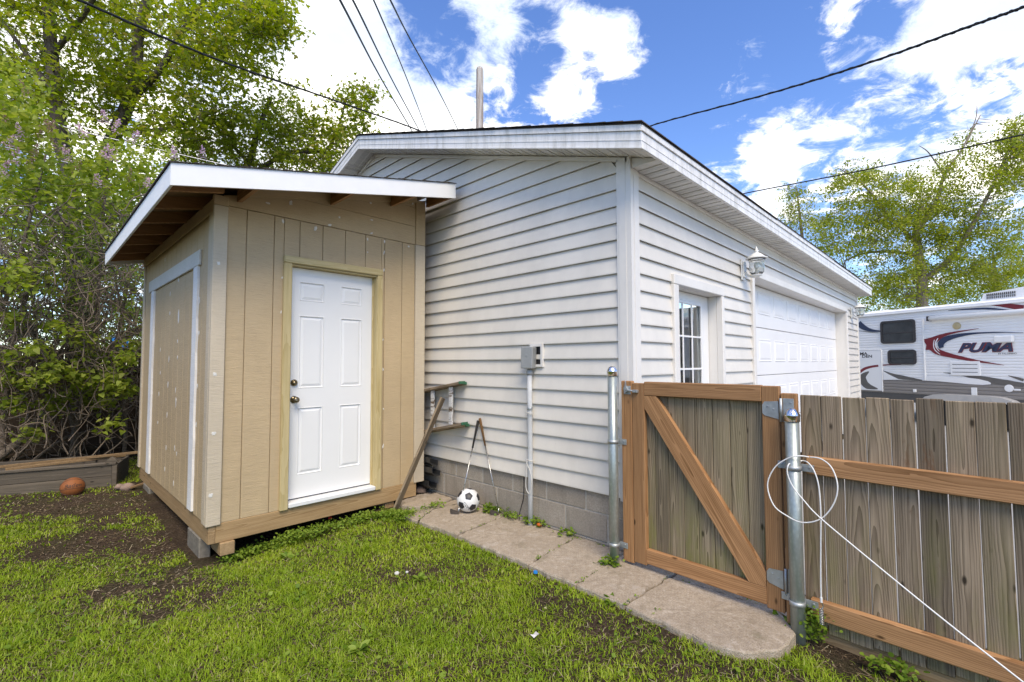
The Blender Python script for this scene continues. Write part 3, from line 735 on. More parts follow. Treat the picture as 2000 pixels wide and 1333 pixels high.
# dabs of spackle over the nail heads
def dab(n, u, r1, r2, rot, face, seed):
    r = random.Random(seed); V = []; N = 11
    for t, hgt in ((1,.0),(.8,.0022)):
        for i in range(N):
            a = 2*math.pi*i/N; rr = t*(1+.35*r.uniform(-1,1)); p = (r1*rr*math.cos(a), r2*rr*math.sin(a)); q = (p[0]*math.cos(rot)-p[1]*math.sin(rot), p[0]*math.sin(rot)+p[1]*math.cos(rot))
            V.append((u[0]+q[0],face-hgt,u[1]+q[1]) if n=='Y' else (face-hgt,u[0]+q[0],u[1]+q[1]))
    Fs = [[i,(i+1)%N,N+(i+1)%N,N+i] for i in range(N)]+[list(range(N,2*N))]
    return MB().add(V, Fs).build('spackle_patch', M_spackle, shed)
fr = [(523,397,.022,.012),(568,397,.018,.032),(575,408,.018,.012),(566,423,.022,.020),(553,432,.014,.026),(616,447,.017,.026),(644,440,.022,.016),(663,425,.016,.016),(724,397,.016,.014),(726,430,.022,.011),(726,456,.02,.011),(718,468,.011,.02),(751,472,.011,.022),(750,494,.010,.030),(798,482,.017,.014),(718,493,.008,.009),(750,528,.010,.025),(551,543,.008,.014),(549,610,.007,.02),(748,664,.008,.018),(748,722,.009,.02),(749,799,.007,.012),(748,872,.010,.028),(747,950,.008,.016),(536,996,.03,.012),(806,398,.012,.02)]
for i, (px, py, a, b) in enumerate(fr):
    face = SY-.0006 if py > 405 else SY-.0066
    if 425 <= py <= 456 and px > 600: face = SY-.0066
    d = ray(px,py); p = Vector((0,0,CAM_Z))+d*(face/d.y)
    if .25 < p.z: dab('Y', (p.x,p.z), a*.72, b*.72, rng.uniform(-.5,.5), face, i)
sdl = [(930,125),(887,200),(930,320),(835,490),(925,530),(880,540),(835,610),(915,700),(917,765),(875,670),(828,720),(870,830),(822,870),(910,1000),(865,1000),(858,1110),(904,1185),(1040,230),(1037,400),(1028,680),(1022,880),(885,300),(925,445),(860,20),(920,1030)]
for i, (zx, zy) in enumerate(sdl):
    px, py = zx*.375, 500+zy*.375; face = SX+.0134
    d = ray(px,py); p = Vector((0,0,CAM_Z))+d*(face/d.x)
    big = i in (2,8); dab('X', (p.y,p.z), .013 if not big else .024, (.026 if not big else .055)*rng.uniform(.6,1.3), 0, face, 100+i)
for i, (px, py) in enumerate(((427,515),(420,731),(418,847),(412,968))):
    d = ray(px,py); p = Vector((0,0,CAM_Z))+d*((SY-.0196)/d.y); dab('Y', (p.x,p.z), .014, .015, 0, SY-.0195, 200+i)

# ================================================================= gate and fence
FA = .045; FANG = -math.atan(FA)
FM = Matrix(((math.cos(math.atan(FA)), math.sin(math.atan(FA)),0,2.79),(-math.sin(math.atan(FA)), math.cos(math.atan(FA)),0,0),(0,0,1,0),(0,0,0,1)))
# frame columns: o (away from the yard), s (along the fence)
_n = math.hypot(FA,1)
FM = Matrix(((1/_n, FA/_n, 0, 2.79),(-FA/_n, 1/_n, 0, 0),(0,0,1,0),(0,0,0,1)))
def fb(name, s0,s1,z0,z1,mat,parent,o0=.04,o1=.078,b=.004,rot=None): return pbox(name, o0,o1,s0,s1,z0,z1, mat, parent, b, FM, rot)
M_ced_z = wood('stained_lumber_upright', (.20,.098,.038), (.49,.27,.125), 2, .7, 42, .3, True, randv=.12)
M_ced_y = wood('stained_lumber_rail', (.20,.098,.038), (.51,.285,.135), 1, .7, 42, .3, True, randv=.12)
M_picket = wood('weathered_picket', (.085,.064,.042), (.36,.288,.205), 2, .85, 70, .6, True, algae=.7, stain=(.15,.08,.038), randv=.5)
M_picket2 = wood('weathered_picket_green', (.080,.063,.040), (.34,.28,.19), 2, .85, 70, .6, True, algae=1.0, randv=.45)
def fpt(o, s, z): return FM @ Vector((o,s,z))
gate = empty('gate', fpt(.06,1.23,.1), FANG, 'brown framed wooden gate with diagonal brace beside the garage corner', 'gate')
fb('stile', 1.600,1.692,.085,1.283, M_ced_z, gate); fb('stile', .772,.862,.085,1.291, M_ced_z, gate)
fb('rail', .8625,1.5995,1.202,1.294, M_ced_y, gate); fb('rail', .8625,1.5995,.098,.192, M_ced_y, gate)
bv0, bv1 = Vector((1.552,1.199)), Vector((.915,.205)); bl = (bv1-bv0).length; ba = math.atan2(bv1.y-bv0.y, bv1.x-bv0.x)
pbr = MB(); nb = .044
pbr.prism([(1.598,1.2),(1.512,1.2),(.8635,.268),(.8635,.194),(.955,.194),(1.598,1.118)], 0, .0405, .0785)
brace = pbr; c0 = Vector((.0595,(bv0.x+bv1.x)/2,(bv0.y+bv1.y)/2)); RB = rotX(math.atan2(bv1.y-bv0.y,bv1.x-bv0.x))
brace.V = [RB.inverted() @ (v-c0) for v in brace.V]
link(bpy.data.objects.new('brace', mesh_from('brace', brace.V, brace.F, M_ced_y)), gate, FM @ Matrix.Translation(c0) @ RB)
s = .862; i = 0
gw_ = [.098,.094,.104,.098,.094,.100,.096,.092]
while s < 1.63 and i < 8:
    wd = gw_[i]; fb('picket', s+.0015,s+wd-.0015,.105+.008*rng.random(),1.262+.006*rng.random(), M_picket2, gate, .079+.002*rng.random(),.097, .003); s += wd; i += 1
# hinges: strap leaf on the stile, butt leaf on the jamb
for hz in (1.165,.262):
    h = MB(); h.prism([(.775,hz-.052),(.775,hz+.045),(.845,hz+.040),(.857,hz+.022),(.857,hz-.024),(.845,hz-.036)], 0, .0365, .0395)
    hg = h.build('hinge', M_galvdull, gate, FM)
    MB().cbox(.0365,.0395,.700,.752,hz-.064,hz+.062,.001).build('hinge_leaf', M_galvdull, hg, FM)
    MB().tube([(.034,.762,hz-.064),(.034,.762,hz+.062)], .0075, 10).build('hinge_pin', M_galvdull, hg, FM, True)
    for (a, b) in ((.80,.0),(.83,.015),(.715,.04),(.735,-.04),(.715,-.02)): MB().lathe([(.0055,0),(.0045,.003),(0,.0035)], (.0365,a,hz+b), 8, rotY(R_(-90))).build('screw', M_galvdull, hg, FM)
# gravity latch
lt = MB().cbox(.0365,.0395,1.700,1.752,1.205,1.262,.001).build('latch', M_galvdull, gate, FM)
MB().prism([(1.712,1.228),(1.742,1.212),(1.748,1.25),(1.738,1.258),(1.735,1.296),(1.729,1.258),(1.718,1.24)], 0, .022, .0365).build('latch_catch', M_galvdull, lt, FM)
MB().tube([(.026,1.742,1.236),(.024,1.70,1.232),(.024,1.655,1.228)], [.006,.006,.0065], 8).build('latch_bar', M_galvdull, lt, FM, True)
MB().cbox(.018,.0395,1.638,1.676,1.219,1.238,.002).build('latch_keeper', M_galvdull, lt, FM)
# posts
def post(name, s, z0, z1, r, label, bands):
    p = empty(name, fpt(0,s,z0), FANG, label, 'fence post', 'steel gate posts')
    MB().tube([(0,s,z0-.15),(0,s,z1-.03)], r, 28).build('pipe', M_galv, p, FM, True)
    MB().lathe([(r+.004,-.034),(r+.004,-.008),(r+.006,-.006),(r+.005,0.0),(r*.93,.014),(r*.7,.026),(r*.38,.033),(0,.035)], (0,s,z1-.034), 28).build('cap', M_chrome, p, FM, True)
    for (bz, ta, tb) in bands:
        b = MB().lathe([(r+.0005,-.0125),(r+.004,-.0125),(r+.004,.0125),(r+.0005,.0125)], (0,s,bz), 28).build('brace_band', M_galvdull, p, FM, True)
        for t in (ta, tb):
            if t is None: continue
            lo, hi = min(s+t*.022,s+t*(r+.052)), max(s+t*.022,s+t*(r+.052))
            MB().cbox(.0335,.0365,lo,hi,bz-.019,bz+.019,.001).build('band_tab', M_galvdull, b, FM)
            MB().lathe([(.006,0),(.005,.004),(0,.005)], (.0335,s+t*(r+.032),bz+.005), 8, rotY(R_(-90))).build('bolt', M_galvdull, b, FM)
    return p
post('fence_post', 1.822,.02,1.398,.033, 'galvanised steel post with round cap beside the gate latch', [(.876,-1,None),(.175,-1,None)])
post('fence_post', .700,-.02,1.180,.0335, 'galvanised steel post with round cap on the gate hinge side', [(.872,1,-1),(.182,1,-1)])
fence = empty('picket_fence', fpt(.07,0,.05), FANG, 'weathered grey picket fence with two newer brown rails', 'fence')
fb('jamb', 1.6945,1.778,.07,1.296, M_ced_z, fence); fb('jamb', .688,.765,.02,1.254, M_ced_z, fence)
for z0, z1 in ((.842,.932),(.112,.208)): fb('rail', -2.6,.652,z0,z1, M_ced_y, fence)
s = .686; rr = random.Random(5)
while s > -2.6:
    wd = .096+rr.uniform(-.004,.006); g = rr.choice([.002,.004,.005,.006,.006])
    top = 1.244+.0045*rr.uniform(-1,1)+(.006 if s<.3 else 0)
    fb('picket', s-wd+g*.5,s-g*.5,.035+.02*rr.random(),top, M_picket, fence, .079+.003*rr.random(),.098, .003, rotX(rr.uniform(-.003,.003))); s -= wd
fb('kick_board', -2.6,.62,-.06,.075, M_skirt_y, fence, .1,.125)

# ================================================================= stepping slabs along the garage
path = empty('path', (2.75,2.3,0), 0, kind='structure')
SL = [[(2.615,3.925),(2.60,4.13),(2.86,4.22),(3.095,4.21),(3.075,3.85),(2.80,3.80)],
      [(2.437,3.735),(2.60,3.765),(2.80,3.785),(3.085,3.815),(3.085,3.70),(2.707,3.715),(2.446,3.545)],
      [(2.452,3.525),(2.707,3.695),(3.085,3.68),(3.085,3.095),(2.952,3.085),(2.465,3.028)],
      [(2.465,3.008),(2.962,3.070),(3.095,3.07),(3.09,2.305),(2.44,2.238)],
      [(2.44,2.222),(3.09,2.290),(3.07,1.87),(2.803,1.842),(2.43,1.826)],
      [(2.43,1.812),(2.82,1.835),(3.05,1.842),(3.05,1.462),(2.424,1.478)],
      [(2.419,1.463),(2.918,1.447),(2.945,1.30),(2.957,.831),(2.775,.700),(2.555,.722),(2.43,.84),(2.39,.965)],
      [(2.935,1.443),(3.25,1.44),(3.25,.72),(2.90,.74),(2.965,.86),(2.960,1.30)]]
SZ = [.052,.046,.050,.052,.053,.052,.050,.046]
M_crackdirt = plain('joint_soil', (.05,.038,.026), .97, .1, 0, .3, 60)
for i, pts in enumerate(SL):
    r = random.Random(40+i); P = []
    n = len(pts)
    for a in range(n):
        p, q = Vector(pts[a]), Vector(pts[(a+1)%n]); L = (q-p).length; m = max(2,int(L/.05))
        for t in range(m):
            u = t/m; v = p.lerp(q,u); d = Vector((q.y-p.y,p.x-q.x)).normalized(); P.append(v+d*r.uniform(-.011,.008)*(0 if t==0 else 1))
    c = Vector((sum(p.x for p in P)/len(P), sum(p.y for p in P)/len(P))); tx, ty = r.uniform(-.008,.008), r.uniform(-.008,.008)
    V = []
    for sc_, dz in ((1.0,-.12),(1.0,-.010),(.985,-.001),(.5,.0)):
        for p in P:
            v = c+(p-c)*sc_; hz = SZ[i]+dz+tx*(v.x-c.x)+ty*(v.y-c.y)+(r.uniform(-.0025,.0025) if dz<0 else r.uniform(-.002,.002)); V.append((v.x,v.y,hz))
    V.append((c.x,c.y,SZ[i])); N = len(P); Fs = []
    for k in range(3):
        for a in range(N): Fs.append([k*N+a,k*N+(a+1)%N,(k+1)*N+(a+1)%N,(k+1)*N+a])
    for a in range(N): Fs.append([3*N+a,3*N+(a+1)%N,4*N])
    MB().add(V, Fs).build('slab', M_slab, path)
# ================================================================= things on and by the garage wall
CAMP = Vector((0,0,CAM_Z))
def on_x(px, py, v): d = ray(px,py); return CAMP+d*(v/d.x)
def on_y(px, py, v): d = ray(px,py); return CAMP+d*(v/d.y)
def on_z(px, py, v): d = ray(px,py); return CAMP+d*((v-CAM_Z)/d.z)
def bez(pts, n=8):
    """smooth curve through points"""
    P = [Vector(p) for p in pts]; out = []
    for i in range(len(P)-1):
        a, b, c, d = P[max(i-1,0)], P[i], P[i+1], P[min(i+2,len(P)-1)]
        for k in range(n):
            t = k/n; out.append(.5*((2*b)+(c-a)*t+(2*a-5*b+4*c-d)*t*t+(3*b-a-3*c+d)*t**3))
    out.append(P[-1]); return out
M_lampglass = glass_mat('lamp_glass', (.93,.94,.92)); M_lampglass.node_tree.nodes['Principled BSDF'].inputs['Roughness'].default_value = .08
M_green = plain('green_paint', (.03,.11,.055), .5, .3, 0, .2, 30)
M_rope = plain('white_rope', (.62,.60,.55), .85, .1, 0, .1, 60)
M_bulb = plain('bulb', (.85,.84,.8), .3, .4)
def wall_lamp(x, zc, label):
    t = empty('wall_lamp', (x,YG-.03,zc), 0, label, 'lamp', 'wall lamps beside the garage door')
    pl = MB().cbox(x-.055,x+.055,YG-.033,YG-.018,zc-.125,zc+.10,.008); pl.cbox(x-.042,x+.042,YG-.048,YG-.0335,zc-.10,zc+.075,.008)
    pl.build('backplate', M_lampwhite, t)
    yl = YG-.165; ar = bez([(x,YG-.046,zc-.03),(x,YG-.08,zc-.085),(x,yl+.03,zc-.105),(x,yl,zc-.095)], 6)
    MB().tube(ar, .010, 10).build('arm', M_lampwhite, t, smooth=True)
    MB().lathe([(0,-.115),(.018,-.112),(.03,-.10),(.05,-.092),(.052,-.082),(0,-.080)], (x,yl,zc), 20).build('cup', M_lampwhite, t, smooth=True)
    prof = [(.050,-.080),(.068,-.055),(.075,-.015),(.070,.03),(.078,.062),(.088,.085)]
    gl = MB(); seg = 32; V = []; Fs = []
    for r, h in prof:
        for k in range(seg):
            a = 2*math.pi*k/seg; rr = r*(1+.025*math.cos(8*a)); V.append((x+rr*math.cos(a),yl+rr*math.sin(a),zc+h))
    for r, h in prof[::-1]:
        for k in range(seg):
            a = 2*math.pi*k/seg; rr = (r-.003)*(1+.025*math.cos(8*a)); V.append((x+rr*math.cos(a),yl+rr*math.sin(a),zc+h))
    n = 2*len(prof)
    for i in range(n):
        for k in range(seg): j = (i+1)%n; Fs.append([i*seg+k,i*seg+(k+1)%seg,j*seg+(k+1)%seg,j*seg+k])
    gl.add(V, Fs).build('glass_shade', M_lampglass, t, smooth=True)
    MB().lathe([(.015,-.078),(.015,-.03),(.024,-.005),(.029,.02),(.02,.045),(0,.052)], (x,yl,zc), 14).build('bulb', M_bulb, t, smooth=True)
    MB().lathe([(.098,.084),(.112,.088),(.108,.096),(.085,.105),(.062,.128),(.038,.146),(.020,.154),(.016,.162),(.024,.170),(.018,.180),(.010,.186),(.014,.195),(.008,.206),(.003,.222),(0,.223)], (x,yl,zc), 24).build('cap', M_lampwhite, t, smooth=True)
wall_lamp(5.43, 2.44, 'white carriage lamp on the siding between entry door and garage door')
wall_lamp(11.78, 2.44, 'small white carriage lamp past the far side of the garage door')
# conduit and box
cy = 2.752
cn = empty('electrical_conduit', (3.05,cy,.04), 0, 'grey electrical box on a tall conduit pipe up the garage wall', 'conduit')
MB().tube([(3.040,cy-.004,-.05),(3.046,cy,.5),(3.047,cy+.004,1.0),(3.045,cy+.003,1.345)], .0215, 16).build('pipe', M_pvc, cn, smooth=True)
MB().lathe([(.027,-.03),(.029,-.02),(.029,.0),(.024,.008),(.024,.02)], (3.045,cy+.003,1.35), 16).build('coupling', M_greybox, cn, smooth=True)
MB().lathe([(.0235,-.012),(.0255,-.010),(.0255,.010),(.0235,.012)], (3.047,cy+.004,1.03), 16).build('clamp', M_galvdull, cn, smooth=True)
bx_ = MB().cbox(-.040,.040,-.056,.056,-.092,.092,.005).build('box', M_greybox, cn, Matrix.Translation((3.025,2.748,1.468)) @ rotZ(R_(14)) @ rotX(R_(1.5)), center=False)
MB().lathe([(.012,0),(.014,.002),(0,.003)], (-.0405,0,.02), 12, rotY(R_(-90))).build('knockout', M_greybox, bx_, W[bx_], center=False)
mbk = MB()
for a, b, c, d in ((2.628,2.650,1.388,1.585),(2.75,2.772,1.388,1.585),(2.650,2.75,1.563,1.585),(2.650,2.75,1.388,1.410)): mbk.box(3.066,3.09,a,b,c,d)
mbk.build('mounting_block', M_vinyl2, cn); MB().box(3.0845,3.0885,2.65,2.75,1.41,1.563).build('opening', M_black, cn)
MB().tube(bez([(3.02,cy+.03,.60),(3.015,cy-.028,.595),(3.05,cy-.03,.59),(3.06,cy+.028,.585),(3.018,cy+.02,.575),(3.012,cy-.03,.50),(3.012,cy-.045,.40),(3.012,cy-.02,.32),(3.012,cy+.02,.36),(3.014,cy+.02,.48),(3.016,cy+.01,.59)],8), .0035, 6).build('rope', M_rope, cn, smooth=True)
MB().tube(bez([(3.02,cy+.026,1.0),(3.015,cy-.026,.995),(3.05,cy-.03,.99),(3.07,cy+.0,.985),(3.05,cy+.028,.98),(3.018,cy+.024,.975)],6), .0035, 6).build('rope', M_rope, cn, smooth=True)
cb_ = MB().tube(bez([(3.085,2.865,.45),(3.082,2.862,.36),(3.088,2.875,.24),(3.07,2.90,.12),(3.06,2.90,.04)],6), .0035, 6).build('wire', M_cable, smooth=True)
tag(cb_, 'thin black wire hanging down the concrete blocks left of the conduit', 'wire')
# soccer ball
M_ballwhite = plain('ball_white', (.72,.72,.71), .4, .4, 0, .06, 14); M_ballblack = plain('ball_black', (.025,.025,.03), .4, .4, 0, .3, 20)
def soccer(c, r, rot):
    t = empty('soccer_ball', (c[0],c[1],c[2]-r), 0, 'black and white soccer ball on the slab by the golf clubs', 'soccer ball')
    bm = bmesh.new(); bmesh.ops.create_icosphere(bm, subdivisions=4, radius=r)
    me = bpy.data.meshes.new('ball'); bm.to_mesh(me); bm.free(); me.materials.append(M_ballwhite); me.polygons.foreach_set('use_smooth',[True]*len(me.polygons))
    b = link(bpy.data.objects.new('ball', me), t, Matrix.Translation(c) @ rot)
    g = (1+5**.5)/2; ico = []
    for a in (-1,1):
        for d in (-g,g): ico += [Vector((0,a,d)),Vector((a,d,0)),Vector((d,0,a))]
    ico = [v.normalized() for v in ico]
    for v in ico:
        nb = sorted(ico, key=lambda q: -q.dot(v))[1:6]
        u = (nb[0]-v*nb[0].dot(v)).normalized(); w2 = v.cross(u)
        nb.sort(key=lambda q: math.atan2(q.dot(w2),q.dot(u)))
        cor = [v.lerp(q,.345) for q in nb]; V = []; Fs = []; K = 4
        for f in range(5):
            A, B, C = v, cor[f], cor[(f+1)%5]; base = len(V); idx = {}
            for i in range(K+1):
                for j in range(K+1-i):
                    idx[i,j] = len(V); V.append((A+(B-A)*(i/K)+(C-A)*(j/K)).normalized()*(r*1.006))
            for i in range(K):
                for j in range(K-i):
                    Fs.append([idx[i,j],idx[i+1,j],idx[i,j+1]])
                    if i+j < K-1: Fs.append([idx[i+1,j],idx[i+1,j+1],idx[i,j+1]])
        me = mesh_from('panel', V, Fs, M_ballblack, True)
        link(bpy.data.objects.new('panel', me), t, Matrix.Translation(c) @ rot)
    return t
def text_mesh(txt, size, shear=0, extrude=.001, offset=0, spacing=1):
    cu = bpy.data.curves.new('lettering', 'FONT'); cu.body = txt; cu.size = size; cu.shear = shear; cu.extrude = extrude; cu.offset = offset; cu.space_character = spacing
    cu.align_x = 'CENTER'; cu.align_y = 'CENTER'; cu.resolution_u = 3
    o = bpy.data.objects.new('tmp', cu); COL.objects.link(o); dg = bpy.context.evaluated_depsgraph_get()
    me = bpy.data.meshes.new_from_object(o.evaluated_get(dg)); bpy.data.objects.remove(o); bpy.data.curves.remove(cu); return me
def wrap_text(txt, size, c, r, frame, mat, parent, shear=0):
    """lettering wrapped onto a ball; frame: 3x3 columns right, up, out"""
    me = text_mesh(txt, size, shear, .0004)
    for v in me.vertices:
        x, y, z = v.co; d = Vector((math.tan(x/r) if abs(x/r)<1.2 else 1.2, math.tan(y/r), 1)).normalized()*(r*1.007+z)
        v.co = frame @ d+Vector(c)
    me.materials.clear(); me.materials.append(mat); link(bpy.data.objects.new('lettering', me), parent, I4)
sc_c = (2.905,3.40,.158)
sb = soccer(sc_c, .105, rotZ(R_(20)) @ rotX(R_(38)) @ rotY(R_(14)))
def ball_frame(c, roll, up=.0):
    out = (CAMP-Vector(c)).normalized(); out = (out+Vector((0,0,up))).normalized(); rt = Vector((0,0,1)).cross(out).normalized(); u2 = out.cross(rt)
    a = math.cos(roll)*rt+math.sin(roll)*u2; b = -math.sin(roll)*rt+math.cos(roll)*u2
    return Matrix((a,b,out)).transposed()
_fr = ball_frame(sc_c, R_(-52), -.75); wrap_text('COMMO', .035, sc_c, .105, _fr, M_ballblack, sb)
# golf clubs
M_shaft = plain('steel_shaft', (.45,.45,.44), .28, .6, .9, .1, 30); M_grip_b = plain('dark_grip', (.035,.032,.03), .8, .2); M_grip_t = plain('brown_leather_grip', (.16,.085,.035), .75, .2, 0, .25, 50)
M_clubhead = plain('worn_club_head', (.16,.15,.145), .45, .5, .7, .25, 30)
def golf(top, heel, headdir, grip, label):
    t = empty('golf_club', heel, 0, label, 'golf club', 'golf clubs leaning on the garage'); a, b = Vector(top), Vector(heel)
    d = (b-a).normalized()
    MB().tube([a+d*.25,b+Vector((0,0,.03))], [.0062,.0045], 8).build('shaft', M_shaft, t, smooth=True)
    MB().tube([a-d*.002,a+d*.004,a+d*.02,a+d*.262], [.009,.0135,.0125,.0085], 10).build('grip', grip, t, smooth=True)
    MB().tube([b+Vector((0,0,.055)),b+Vector((0,0,.004))+headdir*.006], [.0065,.008], 8).build('hosel', M_shaft, t, smooth=True)
    h = headdir.normalized(); side = h.cross(Vector((0,0,1))).normalized(); V = []
    for t1, z0, z1, th_ in ((0,.003,.028,.006),(.25,.0,.034,.009),(.7,.0,.048,.011),(.92,.004,.055,.009),(1,.018,.048,.005)):
        p = b+h*.082*t1
        for sg, z, o in ((-1,z0,th_),(1,z0,th_),(1,z1,th_*.4),(-1,z1,th_*.4)): V.append(p+side*sg*o+side*(.55*(z1-z)-.01)+Vector((0,0,z-.003)))
    Fs = [[i*4+k,i*4+(k+1)%4,(i+1)*4+(k+1)%4,(i+1)*4+k] for i in range(4) for k in range(4)]+[[3,2,1,0],[16,17,18,19]]
    MB().add(V, Fs).build('head', M_clubhead, t)
golf((3.072,3.452,.868), (2.800,3.405,.055), Vector((-.75,.66,0)), M_grip_b, 'golf club with dark grip, its shaft crossing the soccer ball')
golf((3.070,3.425,.892), (3.040,3.135,.055), Vector((-.82,.42,0)), M_grip_t, 'golf club with brown grip to the right of the soccer ball')
# wooden step ladder on its side in the gap
M_ladder = wood('old_ladder_wood', (.10,.075,.05), (.30,.235,.165), 1, .85, 50, .4, False, randv=.2)
def ladderpaint():
    m = MT('flaked_white_paint', .7, .2); co = m.co(); n = m.noise(m.map(co, (30,30,4)), 1.0, 6, .75, .6)
    m.color(m.ramp(n, [(.42,(.12,.085,.055)),(.50,(.56,.55,.53)),(.7,(.66,.655,.64))])); m.bump(n, .5, .003); return m.m
M_flake = ladderpaint()
ld = empty('step_ladder', (3.0,4.2,.7), 0, 'old wooden step ladder lying sideways in the gap beside the shed', 'ladder')
def beam(a, b, wv, w_, t_, mat, name, parent, bev=.003, twist=None):
    """a board from a to b; wv: the way its width runs"""
    a, b = Vector(a), Vector(b); d = (b-a); L = d.length; d.normalize(); wv = Vector(wv); wv = (wv-d*wv.dot(d)).normalized(); n = d.cross(wv)
    M = Matrix((n,d,wv)).transposed().to_4x4(); M.translation = (a+b)/2
    V, Fs = cbox_vf(t_,L,w_,bev); me = mesh_from(name, V, Fs, mat); return link(bpy.data.objects.new(name, me), parent, M)
for X, dz, e in ((2.980,0,0),(3.060,-.012,.04)):
    pa, pb = on_x(826,764,X), on_x(903,748+dz*100,X); d = pb-pa; a2 = pa-d*1.6
    r1 = beam(a2+Vector((0,0,dz)), pb+Vector((0,-e,dz)), (1,0,0), .075 if X<3 else .05, .026, M_ladder, 'rail', ld)
    pa2, pb2 = on_x(830,842,X), on_x(908,828,X); d2 = pb2-pa2; a3 = pa2-d2*1.6
    r2 = beam(a3+Vector((0,0,dz)), pb2+Vector((0,-e,dz)), (1,0,0), .075 if X<3 else .05, .026, M_ladder, 'rail', ld)
    for q, dd, w5 in ((pb,d,.085),(pb2,d2,.07)):
        beam(q-dd.normalized()*.014+Vector((0,-e,dz+.002)), q+dd.normalized()*.003+Vector((0,-e,dz+.002)), (1,0,0), .0775 if X<3 else .052, .0285, M_green, 'painted_end', ld)
    for f in (.24,.70):
        p, q = pa.lerp(pb,f)+Vector((0,0,dz-.014)), pa2.lerp(pb2,f)+Vector((0,0,dz+.014))
        p.y = q.y = (p.y+q.y)/2
        beam(q, p, (0,1,0), .05, .022, M_flake, 'rung', ld)
# leaning plank
M_plank = wood('grey_plank', (.115,.082,.05), (.30,.235,.16), 1, .85, 45, .4, True, randv=.1)
lp = beam((2.515,4.02,.012), (2.945,3.84,1.075), (.80,.50,-.45), .088, .02, M_plank, 'plank', None)
tag(lp, 'grey wooden plank leaning from the lawn up to the ladder', 'plank')
# bent gutter scraps and a broken brick in the gap
M_scrap = plain('dark_scrap_metal', (.075,.075,.072), .45, .5, .6, .2, 20)
sc_ = MB(); 
for zc, yy, rz_ in ((.40,4.10,.2),(.30,4.06,-.1),(.16,4.12,.25)):
    c = Vector((3.015,yy,zc)); q = []
    for (a, b) in ((-.055,.045),(-.05,-.01),(-.015,-.045),(.05,-.05),(.056,.0)): q.append((a,b))
    V = []
    for L in (-.02,.5):
        for (a, b) in q: V.append(c+Vector((a,L+rz_*.12*b,b)))
        for (a, b) in q[::-1]: V.append(c+Vector((a*.93,L,b*.9+.004)))
    n = 10; Fs = [[i,(i+1)%n,n+(i+1)%n,n+i] for i in range(n)]+[list(range(n))[::-1],list(range(n,2*n))]
    sc_.add(V, Fs)
tag(sc_.build('gutter_scrap', M_scrap), 'dark bent gutter lengths stuffed in the gap behind the shed corner', 'gutter')
M_brick = plain('worn_brick', (.17,.125,.10), .9, .1, 0, .3, 40)
def rock(name, c, r, seed, mat, sq=(1,1,.7)):
    bm = bmesh.new(); bmesh.ops.create_icosphere(bm, subdivisions=2, radius=1)
    for v in bm.verts:
        k = 1+.35*mnoise.noise(v.co*1.4+Vector((seed,seed*2.1,0))); v.co = Vector((v.co.x*r*sq[0]*k, v.co.y*r*sq[1]*k, v.co.z*r*sq[2]*k))
    me = bpy.data.meshes.new(name); bm.to_mesh(me); bm.free(); me.materials.append(mat); me.polygons.foreach_set('use_smooth',[True]*len(me.polygons))
    return link(bpy.data.objects.new(name, me), None, Matrix.Translation(c))
tag(rock('brick', (2.985,4.28,.075), .075, 3, M_brick, (1,1,.55)), 'broken dark brick at the foot of the shed corner by the slabs', 'brick')

# ================================================================= tie-out cable
M_wcable = plain('white_cable', (.78,.77,.74), .4, .4, 0, .05, 40)
def fpx(px, py, o=-.05):
    d = ray(px,py); n3_ = Vector((1/_n,-FA/_n,0)); t = ((Vector((2.79,0,0))-CAMP).dot(n3_)+o)/d.dot(n3_); return CAMP+d*t
tie = empty('tie_out_cable', fpx(1605,1215), 0, 'white tie-out cable looped round the gate hinge post', 'cable')
lp_ = [(1580,893,.0),(1560,891,-.04),(1536,897,-.04),(1512,915,-.045),(1499,948,-.05),(1511,987,-.062),(1537,1008,-.055),(1567,1021,-.055),(1603,1014,-.05),(1628,985,-.045),(1636,950,-.04),(1625,915,-.02),(1604,897,.0),(1582,893,.01)]
MB().tube(bez([fpx(a,b,c) for a,b,c in lp_],6), .0032, 7).build('loop', M_wcable, tie, smooth=True)
ln = [(1568,900,.03),(1550,904,.0),(1540,908,-.045),(1538,925,-.055),(1548,950,-.06),(1570,978,-.07),(1602,1012,-.08),(1700,1094,-.12),(1800,1176,-.16),(1900,1256,-.2),(2000,1334,-.24),(2120,1430,-.3)]
MB().tube(bez([fpx(a,b,c) for a,b,c in ln],6), .0032, 7).build('lead', M_wcable, tie, smooth=True)
dr = [(1568,900,.03),(1578,904,.0),(1590,920,-.03),(1599,950,-.04),(1603,1000,-.045),(1603,1060,-.045),(1603,1130,-.045),(1604,1172,-.045)]
MB().tube(bez([fpx(a,b,c) for a,b,c in dr],6), .0032, 7).build('drop', M_wcable, tie, smooth=True)
pe = fpx(1604,1172,-.045); MB().tube([pe+Vector((0,0,.012)),pe-Vector((0,0,.012))], .0058, 8).build('ferrule', M_wcable, tie)
hp = []
for i in range(0,9*12+1):
    a = 2*math.pi*i/12; hp.append(pe+Vector((.009*math.cos(a),.009*math.sin(a),-.045-.072*i/108)))
MB().tube(hp, .0019, 5).build('spring', M_shaft, tie, smooth=True)
MB().tube(bez([pe-Vector((0,0,.01)),pe+Vector((.006,-.006,-.03)),pe+Vector((0,0,-.05))],5), .0028, 6).build('hook', M_shaft, tie, smooth=True)

